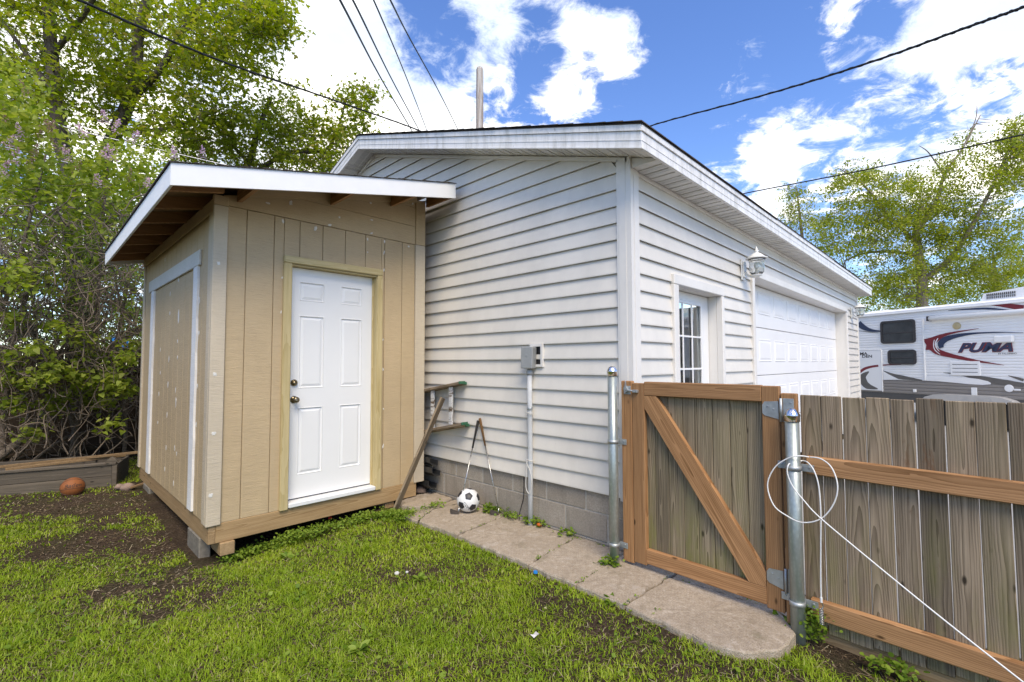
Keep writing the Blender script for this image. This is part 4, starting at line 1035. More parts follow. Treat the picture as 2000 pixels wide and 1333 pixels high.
# ================================================================= bed, ball and fence at the back
M_bed = wood('old_bed_board', (.055,.05,.045), (.20,.17,.135), 0, .9, 36, .5, True, randv=.25)
bu = Vector((.951,-.310,0)); bvv = Vector((.310,.951,0)); B0 = Vector((.79,7.275,-.02)); ang_b = math.atan2(-.310,.951)
BM = Matrix.Translation(B0) @ rotZ(ang_b)
bed = empty('planter_bed', B0, ang_b, 'low weathered wooden planter bed against the back fence', 'planter')
for y0, y1 in ((0,.032),(.62,.652)):
    pbox('board', -2.4,-.035,y0,y1,.0,.135, M_bed, bed, .004, BM); pbox('board', -2.4,-.035,y0+.002,y1+.002,.138,.262, M_bed, bed, .004, BM)
pbox('rim', -2.4,.004,-.014,.050,.263,.292, M_bed, bed, .004, BM); pbox('rim', -2.4,.004,.60,.67,.263,.292, M_bed, bed, .004, BM)
pbox('corner_stake', -.034,.012,-.006,.046,-.05,.262, M_bed, bed, .004, BM); pbox('end_board', -.03,.0,.047,.62,.0,.262, M_bed, bed, .004, BM)
MB().box(-2.4,-.036,.033,.619,.0,.14).build('bed_soil', M_soil, bed, BM)
MB().prism([(-.10,.293),(.02,.293),(-.01,.335),(-.05,.355),(-.075,.33)], 1, .0, .05).build('corner_cap', M_bed, bed, BM)
M_stick = wood('dry_stick', (.15,.095,.05), (.32,.22,.12), 0, .85, 40, .3, False, randv=.2)
for (a, b, r, lb) in (((-1.5,.08,.305),(.16,.30,.345),.016,'long bare wooden stake lying highest on the planter bed'),((-.95,.02,.303),(.02,.36,.31),.015,'shorter wooden stake lying lower across the planter bed')):
    o = beam(BM @ Vector(a), BM @ Vector(b), (0,0,1), .03, .026, M_stick, 'wooden_stake', None); tag(o, lb, 'stake', 'stakes on the planter bed')
M_bball = MT('basketball_rubber', .65, .3)
_p = M_bball.noise(M_bball.co(), 180, 3, .6); _d = M_bball.noise(M_bball.co(), 6, 5, .65)
M_bball.color(M_bball.mix(M_bball.ramp(_d,[(.45,0.0),(.7,.6)]), (.27,.095,.03), (.13,.055,.028))); M_bball.bump(_p, .4, .002); M_bball = M_bball.m
bc = Vector((.415,7.15,.072)); br = .106
bb = empty('basketball', (bc.x,bc.y,-.03), 0, 'worn orange basketball in front of the planter bed', 'basketball')
bm = bmesh.new(); bmesh.ops.create_icosphere(bm, subdivisions=4, radius=br); me = bpy.data.meshes.new('ball'); bm.to_mesh(me); bm.free(); me.materials.append(M_bball); me.polygons.foreach_set('use_smooth',[True]*len(me.polygons))
link(bpy.data.objects.new('ball', me), bb, Matrix.Translation(bc))
bfm = ball_frame(bc, 0, .25); sm = MB()
def circ(n_, off):
    n_ = Vector(n_).normalized(); u = n_.orthogonal().normalized(); v = n_.cross(u); rr = math.sqrt(max(0,1-off*off)); 
    return [bc+(n_*off+(u*math.cos(a)+v*math.sin(a))*rr)*br for a in [2*math.pi*i/40 for i in range(41)]]
for n_, off in ((bfm @ Vector((0,1,.18)),-.18),(bfm @ Vector((.25,0,-1)),.0),(bfm @ Vector((0,1,-.55)),.20),(bfm @ Vector((0,.55,1)),-.05)): sm.tube(circ(n_,off), .0022, 5, False)
sm.build('seam', M_black, bb)
wrap_text('Baden', .062, bc, br, ball_frame(bc, R_(3), .18), M_black, bb, .3)
M_rock = plain('pink_rock', (.26,.19,.155), .9, .1, 0, .2, 30)
tag(rock('rock', (.865,6.93,.03), .068, 1, M_rock), 'larger pinkish rock on bare soil by the shed back corner', 'rock', 'rocks by the shed')
tag(rock('rock', (.80,6.98,.035), .05, 2, M_rock), 'smaller grey-pink rock touching the larger one by the shed', 'rock', 'rocks by the shed')
so_ = beam((.88,6.86,.03),(1.15,6.98,.07),(0,0,1),.022,.02,M_stick,'short_stick',None); tag(so_, 'short pale stick pointing from the rocks under the shed', 'stick')
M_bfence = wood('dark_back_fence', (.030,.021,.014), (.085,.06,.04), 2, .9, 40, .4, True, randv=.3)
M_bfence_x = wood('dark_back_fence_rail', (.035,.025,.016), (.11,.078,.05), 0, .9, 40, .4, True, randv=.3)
bf = empty('back_fence', (-1.5,9.35,0), 0, 'dark brown board fence behind the shrubs and planter bed', 'fence')
x = -8.0; rr = random.Random(9)
while x < 3.0:
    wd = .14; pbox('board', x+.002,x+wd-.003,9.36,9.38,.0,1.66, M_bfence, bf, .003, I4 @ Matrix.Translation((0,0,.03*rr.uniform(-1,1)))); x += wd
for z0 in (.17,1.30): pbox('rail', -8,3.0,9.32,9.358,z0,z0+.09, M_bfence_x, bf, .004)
xx = -7.6
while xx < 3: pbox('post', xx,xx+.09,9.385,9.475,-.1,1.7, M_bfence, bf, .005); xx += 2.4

# ================================================================= pole and overhead lines
def pole_mat():
    m = MT('weathered_pole', .85, .2); co = m.co(); n = m.noise(m.map(co, (14,14,1.0)), 1.4, 6, .7, .4)
    m.color(m.ramp(n, [(.34,(.16,.075,.045)),(.44,(.38,.33,.29)),(.62,(.55,.52,.49))])); m.bump(n, .5, .01); return m.m
pt = at(937,133,13.4); pbm = MB().tube([(pt.x,pt.y,0),(pt.x,pt.y,4),(pt.x,pt.y,pt.z-.06),(pt.x,pt.y,pt.z)], [.125,.115,.1,.082], 16)
tag(pbm.build('utility_pole', pole_mat(), smooth=False), 'weathered pole with flaking paint rising behind the garage roof', 'pole')
def cable(pts, r, label, name='overhead_cable', mat=None, twist=False, grp='overhead cables'):
    P = bez([at(*p) for p in pts], 10)
    m = MB().tube(P, r, 6)
    if twist:
        Q = []; L = 0
        for i, p in enumerate(P):
            if i: L += (P[i]-P[i-1]).length
            Q.append(p)
        H = []
        for i in range(len(P)-1):
            for k in range(4):
                q = P[i].lerp(P[i+1],k/4); a = (i*4+k)*.8; H.append(q+Vector((math.cos(a)*.5,math.sin(a)*.3,math.sin(a)))*r*.9)
        m.tube(H, r*.7, 5)
    return tag(m.build(name, mat or M_cable, smooth=True), label, 'cable', grp)
cable([(60,-45,6.5),(165,5,7),(420,115,9),(640,192,11.5),(805,250,14),(900,290,16)], .019, 'black cable dropping past the left trees down to the garage ridge', twist=True)
cable([(640,-40,9),(668,8,10),(745,155,17),(808,262,26),(830,305,30)], .025, 'leftmost of the four steep black wires over the ridge')
cable([(664,-40,9),(693,8,10),(765,155,17),(822,262,26),(840,305,30)], .022, 'second steep black wire from the left over the ridge')
cable([(706,-40,9),(733,8,10),(795,155,17),(834,256,26),(850,300,30)], .018, 'third steep thin wire from the left over the ridge')
cable([(742,-40,9),(766,8,10),(800,75,13),(855,175,19),(895,255,26),(915,300,30)], .020, 'rightmost steep wavy wire left of the weathered pole')
cable([(1200,275,17),(1278,244,15.5),(1500,184,12),(1700,122,9.5),(1880,57,8),(2000,14,7.2),(2100,-25,6.6)], .021, 'thick twisted black cable rising from the roof to the upper right', twist=True)
cable([(1380,395,22),(1460,377,20),(1700,330,16),(2000,263,13),(2150,228,12)], .022, 'thin black wire crossing in front of the right-hand tree')
M_wirew = plain('bare_wire', (.5,.5,.5), .35, .5, .8)
cable([(-100,190,7.6),(55,225,7.8),(150,255,8),(300,290,8.4),(420,318,8.8),(640,366,9.6)], .009, 'upper pale wire running behind the lilac blossom', mat=M_wirew)
cable([(-100,262,7.6),(60,300,7.8),(180,330,8),(300,355,8.2),(420,380,8.6)], .009, 'lower pale wire running behind the lilac blossom', mat=M_wirew)
# ================================================================= travel trailer
RANG = R_(62); RV0 = Vector((14.2,.03,0)); rvd = Vector((math.cos(RANG),math.sin(RANG),0)); rvn = Vector((math.sin(RANG),-math.cos(RANG),0))
RM = Matrix(((rvd.x,rvn.x,0,RV0.x),(rvd.y,rvn.y,0,RV0.y),(0,0,1,0),(0,0,0,1)))     # columns: along, inward, up
def rpx(px, py, o=0):
    d = ray(px,py); t = ((RV0-CAMP).dot(rvn)+o)/d.dot(rvn); q = CAMP+d*t-RV0; return (q.dot(rvd), q.z)
def z8(x, y): return rpx(1640+x*360/1846, 540+y*260/1333)
def zr(x, y): return rpx(1740+x*260/1824, 600+y*190/1333)
rv = empty('travel_trailer', RM @ Vector((-1.5,1.2,0)), RANG, 'white travel trailer with red and blue swoosh stripes parked past the garage', 'trailer')
M_rvwhite = plain('trailer_white', (.87,.86,.84), .35, .45, 0, .02, 2); M_rvgrey = plain('trailer_grey', (.26,.235,.21), .45, .4, 0, .05, 2)
M_rvdark = plain('trailer_dark', (.095,.09,.085), .5, .4, 0, .08, 3); M_rvtrim = plain('trailer_trim', (.84,.83,.80), .4, .4, 0, .03, 6)
M_navy = plain('navy_decal', (.030,.045,.095), .35, .45); M_red = plain('maroon_decal', (.20,.022,.030), .35, .45); M_greyd = plain('grey_decal', (.13,.12,.11), .4, .4)
M_rvglass = plain('dark_trailer_glass', (.045,.048,.05), .12, .6, 0, .4, 4); M_winframe = plain('dark_window_frame', (.05,.045,.045), .45, .4); M_tyre = plain('tyre_rubber', (.018,.018,.018), .8, .2)
M_amber = plain('cream_light_lens', (.55,.45,.25), .35, .4); M_fender = plain('fender_grey', (.48,.46,.43), .5, .4, 0, .05, 8)
S0, S1 = -6.3, 3.3
MB().box(S0,S1,.022,2.4,.50,2.60).build('body', M_rvwhite, rv, RM)
def ribbed(name, z0, z1, pitch, mat, d=.010):
    m = MB(); z = z0; prof = []
    while z < z1-1e-6:
        zt = min(z+pitch,z1); prof += [(.004,z),(-d+.004,z+(zt-z)*.18),(-d+.004,z+(zt-z)*.75),(.004,zt-.001)]; z = zt
    V = []; 
    for s_ in (S0,S1):
        for o, zz in prof: V.append((s_,o,zz))
    n = len(prof); m.add(V, [[i,i+1,n+i+1,n+i] for i in range(n-1)]); return m.build(name, mat, rv, RM)
ribbed('siding', .985, 2.60, .062, M_rvwhite, .008); ribbed('lower_siding', .66,.983, .075, M_rvgrey, .012)
MB().box(S0,S1,.0,.022,.46,.657).build('skirt', M_rvdark, rv, RM)
rf_ = MB(); rf_.add([(S0,-.03,2.60),(S1,-.03,2.60),(S1,-.03,2.665),(S0,-.03,2.665),(S0,.12,2.72),(S1,.12,2.72),(S0,2.3,2.72),(S1,2.3,2.72),(S0,2.43,2.6),(S1,2.43,2.6)],
   [(0,1,2,3),(3,2,5,4),(4,5,7,6),(6,7,9,8),(0,8,9,1),(0,3,4,6,8),(1,9,7,5,2)]); rf_.build('roof', M_rvwhite, rv, RM)
MB().cbox(S0,S1,-.042,-.028,2.598,2.625,.003).build('roof_trim', M_rvtrim, rv, RM)
MB().tube([(.76,-.085,2.415),(-4.6,-.085,2.415)], .052, 16).build('awning', M_rvwhite, rv, RM, True)
MB().cbox(.73,.77,-.14,-.0,2.36,2.47,.005).build('awning_bracket', M_winframe, rv, RM)
def rrect(s0, s1, z0, z1, r, n=5):
    P = []
    for cx, cz, a0 in ((s1-r,z1-r,0),(s0+r,z1-r,90),(s0+r,z0+r,180),(s1-r,z0+r,270)):
        for i in range(n+1): a = R_(a0+90*i/n); P.append((cx+r*math.cos(a),cz+r*math.sin(a)))
    return P
def rv_window(a, b):
    s0, s1 = min(a[0],b[0]), max(a[0],b[0]); z0, z1 = min(a[1],b[1]), max(a[1],b[1])
    out, inn = rrect(s0,s1,z0,z1,.075), rrect(s0+.045,s1-.045,z0+.045,z1-.045,.045); n = len(out); V = [(p[0],-.03,p[1]) for p in out]+[(p[0],-.03,p[1]) for p in inn]+[(p[0],.005,p[1]) for p in out]+[(p[0],-.012,p[1]) for p in inn]
    Fs = []
    for i in range(n):
        j = (i+1)%n; Fs += [[i,j,n+j,n+i],[i,2*n+i,2*n+j,j],[n+i,n+j,3*n+j,3*n+i]]
    w_ = MB().add(V, Fs).build('window', M_winframe, rv, RM)
    zm = z0+(z1-z0)*.46
    MB().box(s0+.04,s1-.04,-.0115,-.008,zm+.012,z1-.04).build('pane', M_rvglass, w_, RM); MB().box(s0+.04,s1-.04,-.0135,-.0105,z0+.04,zm-.012).build('pane', M_rvglass, w_, RM)
    MB().cbox(s0+.04,s1-.04,-.024,-.008,zm-.012,zm+.012,.003).build('sash_bar', M_winframe, w_, RM)
rv_window(z8(410,455), z8(768,665)); rv_window(z8(485,740), z8(775,885))
a, b = z8(828,430), z8(868,1045); MB().cbox(b[0],a[0],-.03,.004,b[1],a[1],.006).build('slide_trim', M_rvtrim, rv, RM)
a, b = z8(195,745), z8(432,1148); dr_ = MB().cbox(b[0],b[0]+1.15,-.026,.004,b[1],a[1],.008).build('hatch', M_rvwhite, rv, RM)
MB().cbox(b[0]-.018,b[0],-.03,.004,b[1]-.02,a[1]+.015,.004).build('hatch_trim', M_rvtrim, rv, RM); MB().cbox(b[0],b[0]+1.15,-.03,.004,a[1]+.001,a[1]+.02,.004).build('hatch_trim', M_rvtrim, rv, RM)
def decal(pts, mat, o=-.011, f=z8, parent=rv):
    P = [f(*p) for p in pts]; MB().prism(P, 1, o-.0018, o).build('decal', mat, parent, RM)
def dcurve(mid, wid, mat, f, o=-.011, parent=rv):
    """a tapering stripe along a curve"""
    C = bez([Vector((p[0],p[1],0)) for p in mid], 8); n = len(C); L = []; R2 = []
    for i, c in enumerate(C):
        t = C[min(i+1,n-1)]-C[max(i-1,0)]; t.normalize(); u = i/(n-1); k = u*(len(wid)-1); j = min(int(k),len(wid)-2); ww = (wid[j]*(1-(k-j))+wid[j+1]*(k-j))/2
        nn_ = Vector((-t.y,t.x,0)); L.append(c+nn_*ww); R2.append(c-nn_*ww)
    V = [f(p.x,p.y) for p in L]+[f(p.x,p.y) for p in R2]; V3 = [(p[0],o,p[1]) for p in V]; m = MB().add(V3, [[i,i+1,n+i+1,n+i] for i in range(n-1)]); m.build('decal', mat, parent, RM)
dcurve([(490,520),(570,470),(720,390),(900,345),(1210,295)], [190,110,45,22,4], M_red, zr, -.0125)
dcurve([(490,530),(560,545),(640,610),(800,660),(1000,705),(1240,750),(1560,798)], [120,100,85,60,45,26,3], M_red, zr, -.0128)
dcurve([(700,560),(690,505),(740,450),(850,410),(1000,380),(1200,358),(1480,350),(1824,354)], [60,88,80,58,38,22,14,5], M_navy, zr, -.0131)
dcurve([(600,450),(590,520),(610,590),(680,650)], [10,12,12,6], M_rvwhite, zr, -.0136); dcurve([(650,430),(618,490),(625,550),(670,610)], [12,16,16,6], M_rvwhite, zr, -.0137)
dcurve([(1090,345),(1300,330),(1500,325),(1770,345)], [3,14,20,3], M_navy, z8); dcurve([(1500,285),(1650,290),(1846,320)], [4,42,60], M_red, z8)
dcurve([(190,470),(240,510),(310,540),(410,552)], [60,52,30,12], M_navy, z8); dcurve([(190,545),(300,560),(390,568)], [4,6,3], M_greyd, z8)
dcurve([(205,962),(260,925),(330,905),(395,896)], [28,26,22,20], M_red, z8, -.0275, dr_); dcurve([(435,890),(520,886),(620,886)], [12,9,2], M_red, z8)
dcurve([(300,955),(245,1000),(245,1050),(290,1100),(390,1128)], [8,60,72,60,6], M_greyd, z8, -.0275, dr_)
dcurve([(438,945),(520,990),(640,1015),(830,1042)], [3,40,40,8], M_greyd, z8); dcurve([(1040,965),(1150,975),(1250,990),(1350,1010),(1500,1040),(1846,1090)], [3,16,22,45,60,45], M_greyd, z8)
dcurve([(1690,995),(1760,1015),(1846,1040)], [3,20,30], M_greyd, z8)
decal([(868,1045),(1000,1052),(1300,1080),(1440,1088),(1515,1082),(1520,1070),(1490,1052),(1400,1030),(1200,1005),(868,1000)], M_rvwhite, -.0125)
decal([(440,1038),(520,1036),(600,1034),(500,985),(440,950)], M_rvwhite, -.0120)
def rvtext(txt, size, s_, z_, mat, o, shear=0, off=0, parent=rv, sx=1.0):
    me = text_mesh(txt, size, shear, .001, off)
    for v in me.vertices: x, y, z = v.co; v.co = (-x*sx, -z, y)
    me.materials.clear(); me.materials.append(mat); link(bpy.data.objects.new('lettering', me), parent, RM @ Matrix.Translation((s_,o,z_)))
p0, p1 = zr(890,615), zr(1700,500); cs, czz = (p0[0]+p1[0])/2, (p0[1]+p1[1])/2
rvtext('PUMA', .265, cs, czz, M_red, -.0125, .38, .016, sx=1.28); rvtext('PUMA', .265, cs, czz+.002, M_navy, -.0150, .38, .006, sx=1.28)
q = zr(1600,640); rvtext('BY PALOMINO', .045, q[0], q[1], M_greyd, -.0125)
q = z8(215,778); rvtext('PUMA', .105, q[0], q[1], M_winframe, -.0275, 0, .002, dr_, 1.3); q = z8(270,803); rvtext('DEN', .10, q[0]-.03, q[1], M_winframe, -.0275, 0, .002, dr_, 1.3)
q = z8(1440,1225); rvtext('PUMA', .16, q[0], q[1]-.02, M_fender, -.2125, .2, .0, sx=1.3)
a, b = zr(820,745), zr(1235,945); vb = MB().cbox(b[0],a[0],-.026,.003,b[1],a[1],.006).build('vent_cover', M_rvwhite, rv, RM)
for k in range(3): zz = b[1]+(a[1]-b[1])*(.22+.27*k); MB().box(b[0]+.04,a[0]-.04,-.0285,-.0262,zz,zz+.012).build('louver', M_rvdark, vb, RM)
q = zr(905,260); MB().lathe([(.0,.03),(.055,.026),(.075,.012),(.08,.0)], (q[0],-.008,q[1]), 20, rotX(R_(90))).build('porch_light', M_amber, rv, RM, True)
a, b = zr(1440,400), zr(1705,485); MB().cbox(b[0],a[0],-.09,.003,b[1],a[1],.02).build('porch_light', M_rvtrim, rv, RM)
q = zr(1625,1115); MB().lathe([(.0,.012),(.07,.010),(.075,.0)], (q[0],-.012,q[1]), 20, rotX(R_(90))).build('fill_cap', M_rvwhite, rv, RM)
q = zr(1740,1135); MB().cbox(q[0]-.05,q[0]+.05,-.022,-.01,q[1]-.018,q[1]+.018,.003).build('sticker', M_rvwhite, rv, RM)
q = zr(340,1145); MB().cbox(q[0]-.03,q[0]+.03,-.05,-.01,q[1]-.04,q[1]+.03,.006).build('outlet', M_rvwhite, rv, RM)
q = zr(1150,1150); MB().cbox(q[0]-.05,q[0]+.05,-.03,-.01,q[1]-.09,q[1]+.07,.006).build('step_bracket', M_rvtrim, rv, RM)
# roof unit and lid
a = z8(1375,180); A0, A1 = a[0], a[0]-1.0
acm = MB(); acm.add([(A0,.10,2.70),(A1,.10,2.70),(A1,.9,2.70),(A0,.9,2.70),(A0-.05,.12,2.87),(A1+.12,.12,2.94),(A1+.12,.88,2.94),(A0-.05,.88,2.87)], [(0,3,2,1),(4,5,6,7),(0,1,5,4),(1,2,6,5),(2,3,7,6),(3,0,4,7)])
ac = acm.build('roof_air_conditioner', M_rvwhite, rv, RM)
for r_ in range(2):
    for k in range(15): s_ = A0-.11-.032*k; MB().box(s_-.013,s_,.095,.1145,2.745+.062*r_,2.795+.062*r_).build('grille_slot', M_rvdark, ac, RM)
a, b = z8(250,380), z8(450,370); MB().cbox(b[0],a[0],.1,.55,2.66,2.74,.03).build('roof_vent', M_rvwhite, rv, RM)
# fender and wheels
fo = []; s0, s1 = -.85, .98
arc = [(s1,.42),(s1-.05,.54),(s1-.16,.63),(s1-.33,.69),(s1-.5,.705),(s0+.5,.715),(s0+.33,.70),(s0+.16,.645),(s0+.05,.55),(s0,.42)]
inn = [(s0+.09,.42),(s0+.14,.52),(s0+.24,.58),(s0+.40,.60),(s0+.56,.57),(s0+.66,.47),(s1-.84+.1,.47),(s1-.66+.08,.56),(s1-.42,.59),(s1-.24,.57),(s1-.14,.51),(s1-.09,.42)]
MB().prism(arc+inn, 1, -.21, .02).build('fender', M_fender, rv, RM)
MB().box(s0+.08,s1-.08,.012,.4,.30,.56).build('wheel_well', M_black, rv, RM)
for c in (.50,-.38):
    wl_ = MB().lathe([(.19,-.1),(.30,-.105),(.335,-.07),(.335,.07),(.30,.105),(.19,.1)], (c,-.06,.335), 28, rotX(R_(90))).build('wheel', M_tyre, rv, RM, True)
    MB().lathe([(.195,.06),(.18,.03),(.06,.05),(0,.055)], (c,-.06,.335), 20, rotX(R_(90))).build('rim', M_galvdull, wl_, RM, True)
# ================================================================= vegetation
def leaf_mat(name, stops, transl=.52, rough=.55, patch=None):
    m = MT(name, rough, .3); g = m.n('ShaderNodeNewGeometry'); c = m.ramp(g.outputs['Random Per Island'], stops)
    if patch: c = m.mix(m.ramp(m.noise(g.outputs['Position'], patch[0], 5, .65), [(.40,0.0),(.62,patch[2])]), c, patch[1])
    m.color(c)
    t = m.n('ShaderNodeBsdfTranslucent'); hs2 = m.n('ShaderNodeHueSaturation'); hs2.inputs['Saturation'].default_value = 1.1; hs2.inputs['Value'].default_value = 1.25; m.l(c, hs2.inputs['Color']); m.l(hs2.outputs[0], t.inputs[0])
    mx = m.n('ShaderNodeMixShader'); mx.inputs[0].default_value = transl; m.l(m.b.outputs[0], mx.inputs[1]); m.l(t.outputs[0], mx.inputs[2]); m.l(mx.outputs[0], m.out.inputs[0]); return m.m
M_maple = leaf_mat('maple_leaf', [(0,(.19,.26,.022)),(.5,(.31,.375,.036)),(.85,(.42,.45,.06)),(1,(.45,.38,.10))], patch=(.8,(.17,.24,.02),.45))
M_birch = leaf_mat('birch_leaf', [(0,(.19,.25,.022)),(.5,(.30,.355,.04)),(1,(.42,.44,.07))])
M_lilacleaf = leaf_mat('lilac_leaf', [(0,(.19,.26,.03)),(.5,(.31,.38,.05)),(1,(.44,.47,.11))])
M_shrubleaf = leaf_mat('shrub_leaf', [(0,(.11,.19,.02)),(.6,(.20,.30,.035)),(1,(.30,.38,.07))])
M_petal = leaf_mat('lilac_petal', [(0,(.62,.38,.55)),(.5,(.74,.52,.66)),(1,(.82,.68,.74))], .4)
M_seed = leaf_mat('lilac_bud', [(0,(.30,.18,.15)),(1,(.48,.31,.29))], .3)
M_grass = leaf_mat('grass_blade', [(0,(.20,.30,.012)),(.45,(.32,.43,.02)),(.85,(.44,.53,.045)),(.93,(.52,.54,.12)),(1,(.56,.49,.25))], .4, .5, (2.1,(.18,.30,.014),.55))
M_weed = leaf_mat('weed_leaf', [(0,(.11,.19,.016)),(.6,(.19,.28,.025)),(1,(.27,.35,.05))], .35)
M_litter = leaf_mat('leaf_litter', [(0,(.08,.052,.03)),(.5,(.20,.14,.08)),(.85,(.32,.25,.15)),(1,(.46,.40,.28))], .1, .9)
def bark_mat(name, a, b, sc=(9,9,1.6)):
    m = MT(name, .92, .15); n = m.noise(m.map(m.world(), sc), 2.2, 6, .7, .5); m.color(m.ramp(n, [(.32,a),(.68,b)])); m.bump(n, .8, .02); return m.m
M_bark = bark_mat('maple_bark', (.055,.045,.036), (.175,.15,.125)); M_birchbark = bark_mat('pale_bark', (.12,.095,.07), (.36,.31,.25)); M_twig = bark_mat('shrub_bark', (.085,.065,.048), (.29,.235,.18), (20,20,20))
def np_mesh(name, V, tri_counts, loops, mat):
    me = bpy.data.meshes.new(name); me.vertices.add(len(V)); me.vertices.foreach_set('co', np.ascontiguousarray(V,dtype=np.float32).ravel())
    me.loops.add(len(loops)); me.loops.foreach_set('vertex_index', np.ascontiguousarray(loops,dtype=np.int32))
    starts = np.concatenate([[0],np.cumsum(tri_counts)[:-1]]).astype(np.int32); me.polygons.add(len(tri_counts)); me.polygons.foreach_set('loop_start', starts)
    me.materials.append(mat); me.update(calc_edges=True); return me
LEAFS = {'maple': ([(0,0,0),(.28,.10,.0),(.50,.34,-.04),(.20,.38,.02),(.16,.62,-.02),(0,1,-.12),(-.16,.62,-.02),(-.20,.38,.02),(-.50,.34,-.04),(-.28,.10,0)], [(0,1,2,3),(0,3,4,5),(0,5,6,7),(0,7,8,9)]),
         'oval': ([(0,0,0),(.26,.30,.05),(.22,.66,.02),(0,1,-.10),(-.22,.66,.02),(-.26,.30,.05)], [(0,1,2,3),(0,3,4,5)]),
         'heart': ([(0,.05,0),(.30,.0,.05),(.40,.28,.05),(.22,.66,.02),(0,1,-.12),(-.22,.66,.02),(-.40,.28,.05),(-.30,.0,.05)], [(0,1,2,3,4),(0,4,5,6,7)]),
         'round': ([(0,0,.0),(.34,.12,.03),(.46,.5,.05),(.26,.88,.03),(0,.92,.0),(-.26,.88,.03),(-.46,.5,.05),(-.34,.12,.03)], [(0,1,2,3,4),(0,4,5,6,7)]),
         'petal': ([(0,0,0),(.4,.5,.1),(0,1,0),(-.4,.5,.1)], [(0,1,2,3)])}
def leaves(name, P, size, shape, mat, parent, flat=.5, droop=.2, seed=1, dirs=None):
    """many small leaves, each with its own turn and tilt, as one mesh"""
    r = np.random.default_rng(seed); P = np.asarray(P,dtype=np.float64); n = len(P); T, Fs = LEAFS[shape]; T = np.array(T)
    az = r.uniform(0,2*np.pi,n); el = r.normal(-droop,flat,n)
    d = np.stack([np.cos(el)*np.cos(az),np.cos(el)*np.sin(az),np.sin(el)],1)
    if dirs is not None: d = d*.75+np.asarray(dirs); d /= np.linalg.norm(d,axis=1)[:,None]+1e-9
    up = np.stack([r.normal(0,.5,n),r.normal(0,.5,n),np.ones(n)],1); s_ = np.cross(d,up); s_ /= np.linalg.norm(s_,axis=1)[:,None]+1e-9; u = np.cross(s_,d)
    sz = np.asarray(size)*r.uniform(.6,1.25,n)
    V = P[:,None,:]+sz[:,None,None]*(T[None,:,0:1]*s_[:,None,:]+T[None,:,1:2]*d[:,None,:]+T[None,:,2:3]*u[:,None,:])
    k = len(T); base = (np.arange(n)*k)[:,None]; fl = np.concatenate([np.array(f) for f in Fs]); loops = (base+fl[None,:]).ravel(); cnt = np.tile([len(f) for f in Fs],n)
    me = np_mesh(name, V.reshape(-1,3), cnt, loops, mat); return link(bpy.data.objects.new(name, me), parent, I4)
def wob(a, b, n, amp, r):
    a, b = Vector(a), Vector(b); L = (b-a).length; out = [a]
    o1 = Vector((r.uniform(-1,1),r.uniform(-1,1),r.uniform(-.6,1)))*amp*L; o2 = Vector((r.uniform(-1,1),r.uniform(-1,1),r.uniform(-1,1)))*amp*L*.5
    for i in range(1,n+1):
        t = i/n; out.append(a.lerp(b,t)+o1*math.sin(math.pi*t)+o2*math.sin(2*math.pi*t))
    return out
def tree(name, label, group, limbs, lobes, leafsize, shape, mat, bark, nclump, nleaf, spread, seed, flat=.5, cat='tree', twig=.010, hang=0.0, minlen=.3):
    """limbs: [(points, r0, r1)]; lobes: (px, py, depth, rx, ry, rdepth, weight) volumes the sprays fill"""
    r = random.Random(seed); base = limbs[0][0][0]
    t = empty(name, (base[0],base[1],0), 0, label, cat, group); tm = MB(); nodes = []
    for pts, r0, r1 in limbs:
        P = bez(pts,6); n = len(P); rad = [r0+(r1-r0)*i/(n-1) for i in range(n)]; tm.tube(P, rad, 9)
        nodes += [(p,rad[i]) for i, p in enumerate(P) if i>1]
    tot = sum((l[7] if l[0]=='w' else l[6]) for l in lobes); LP = []; LS = []
    for lo in lobes:
        pass
    for lo in lobes:
        if lo[0] == 'w': lo = (lo[1:],)+lo[2:6]+(0,lo[7])
        for _ in range(int(nclump*lo[6]/tot)):
            while True:
                q = [r.uniform(-1,1) for _ in range(3)]
                if sum(v*v for v in q) < 1: break
            if isinstance(lo[0],tuple): L_ = lo[0]; c = Vector((L_[0]+q[0]*L_[3],L_[1]+q[1]*L_[4],L_[2]+q[2]*L_[5]))
            else: k = (lo[2]+q[2]*lo[5]); c = at(lo[0]+q[0]*lo[3]*1.0, lo[1]+q[1]*lo[4], k)
            if c.z < .5: continue
            src = min(nodes, key=lambda s: (s[0]-c).length+(.6 if s[0].z>c.z+.3 else 0)); d = (src[0]-c).length
            path = wob(src[0], c, 5, .12, r); rr0 = min(src[1]*.6, twig+.006*d)
            tm.tube(path, [rr0+(.004-rr0)*i/5 for i in range(6)], 5, False)
            if d > minlen and len(nodes) < 900: nodes.append((path[3],rr0*.6)); nodes.append((path[4],rr0*.5))
            for _ in range(3):
                sd2 = path[3].lerp(path[5],r.random()); st2 = sd2+Vector((r.gauss(0,1),r.gauss(0,1),r.gauss(0,.7)))*spread*.6; tm.tube([sd2,(sd2+st2)/2+Vector((0,0,.03)),st2],[.0065,.005,.003],4,False)
            # spray of leaves along the last part of the twig and round its end
            ax = (path[-1]-path[-3]).normalized(); m = int(nleaf*r.uniform(.6,1.4)); sp_ = spread*r.uniform(.7,1.3)
            for _ in range(m):
                u = r.random(); g = Vector((r.gauss(0,1),r.gauss(0,1),r.gauss(0,.55)))*sp_*.42
                LP.append(path[-1]+ax*(sp_*(.5-u)*1.2)+g-Vector((0,0,hang*r.random()))); LS.append(leafsize)
    tm.build('trunk', bark, t, smooth=True)
    leaves('crown', [tuple(p) for p in LP], np.array(LS), shape, mat, t, flat, .25, seed)
    return t
def A(*p): return at(*p)
def ground_at(px, depth): q = at(px,800,depth); return Vector((q.x,q.y,-.1))
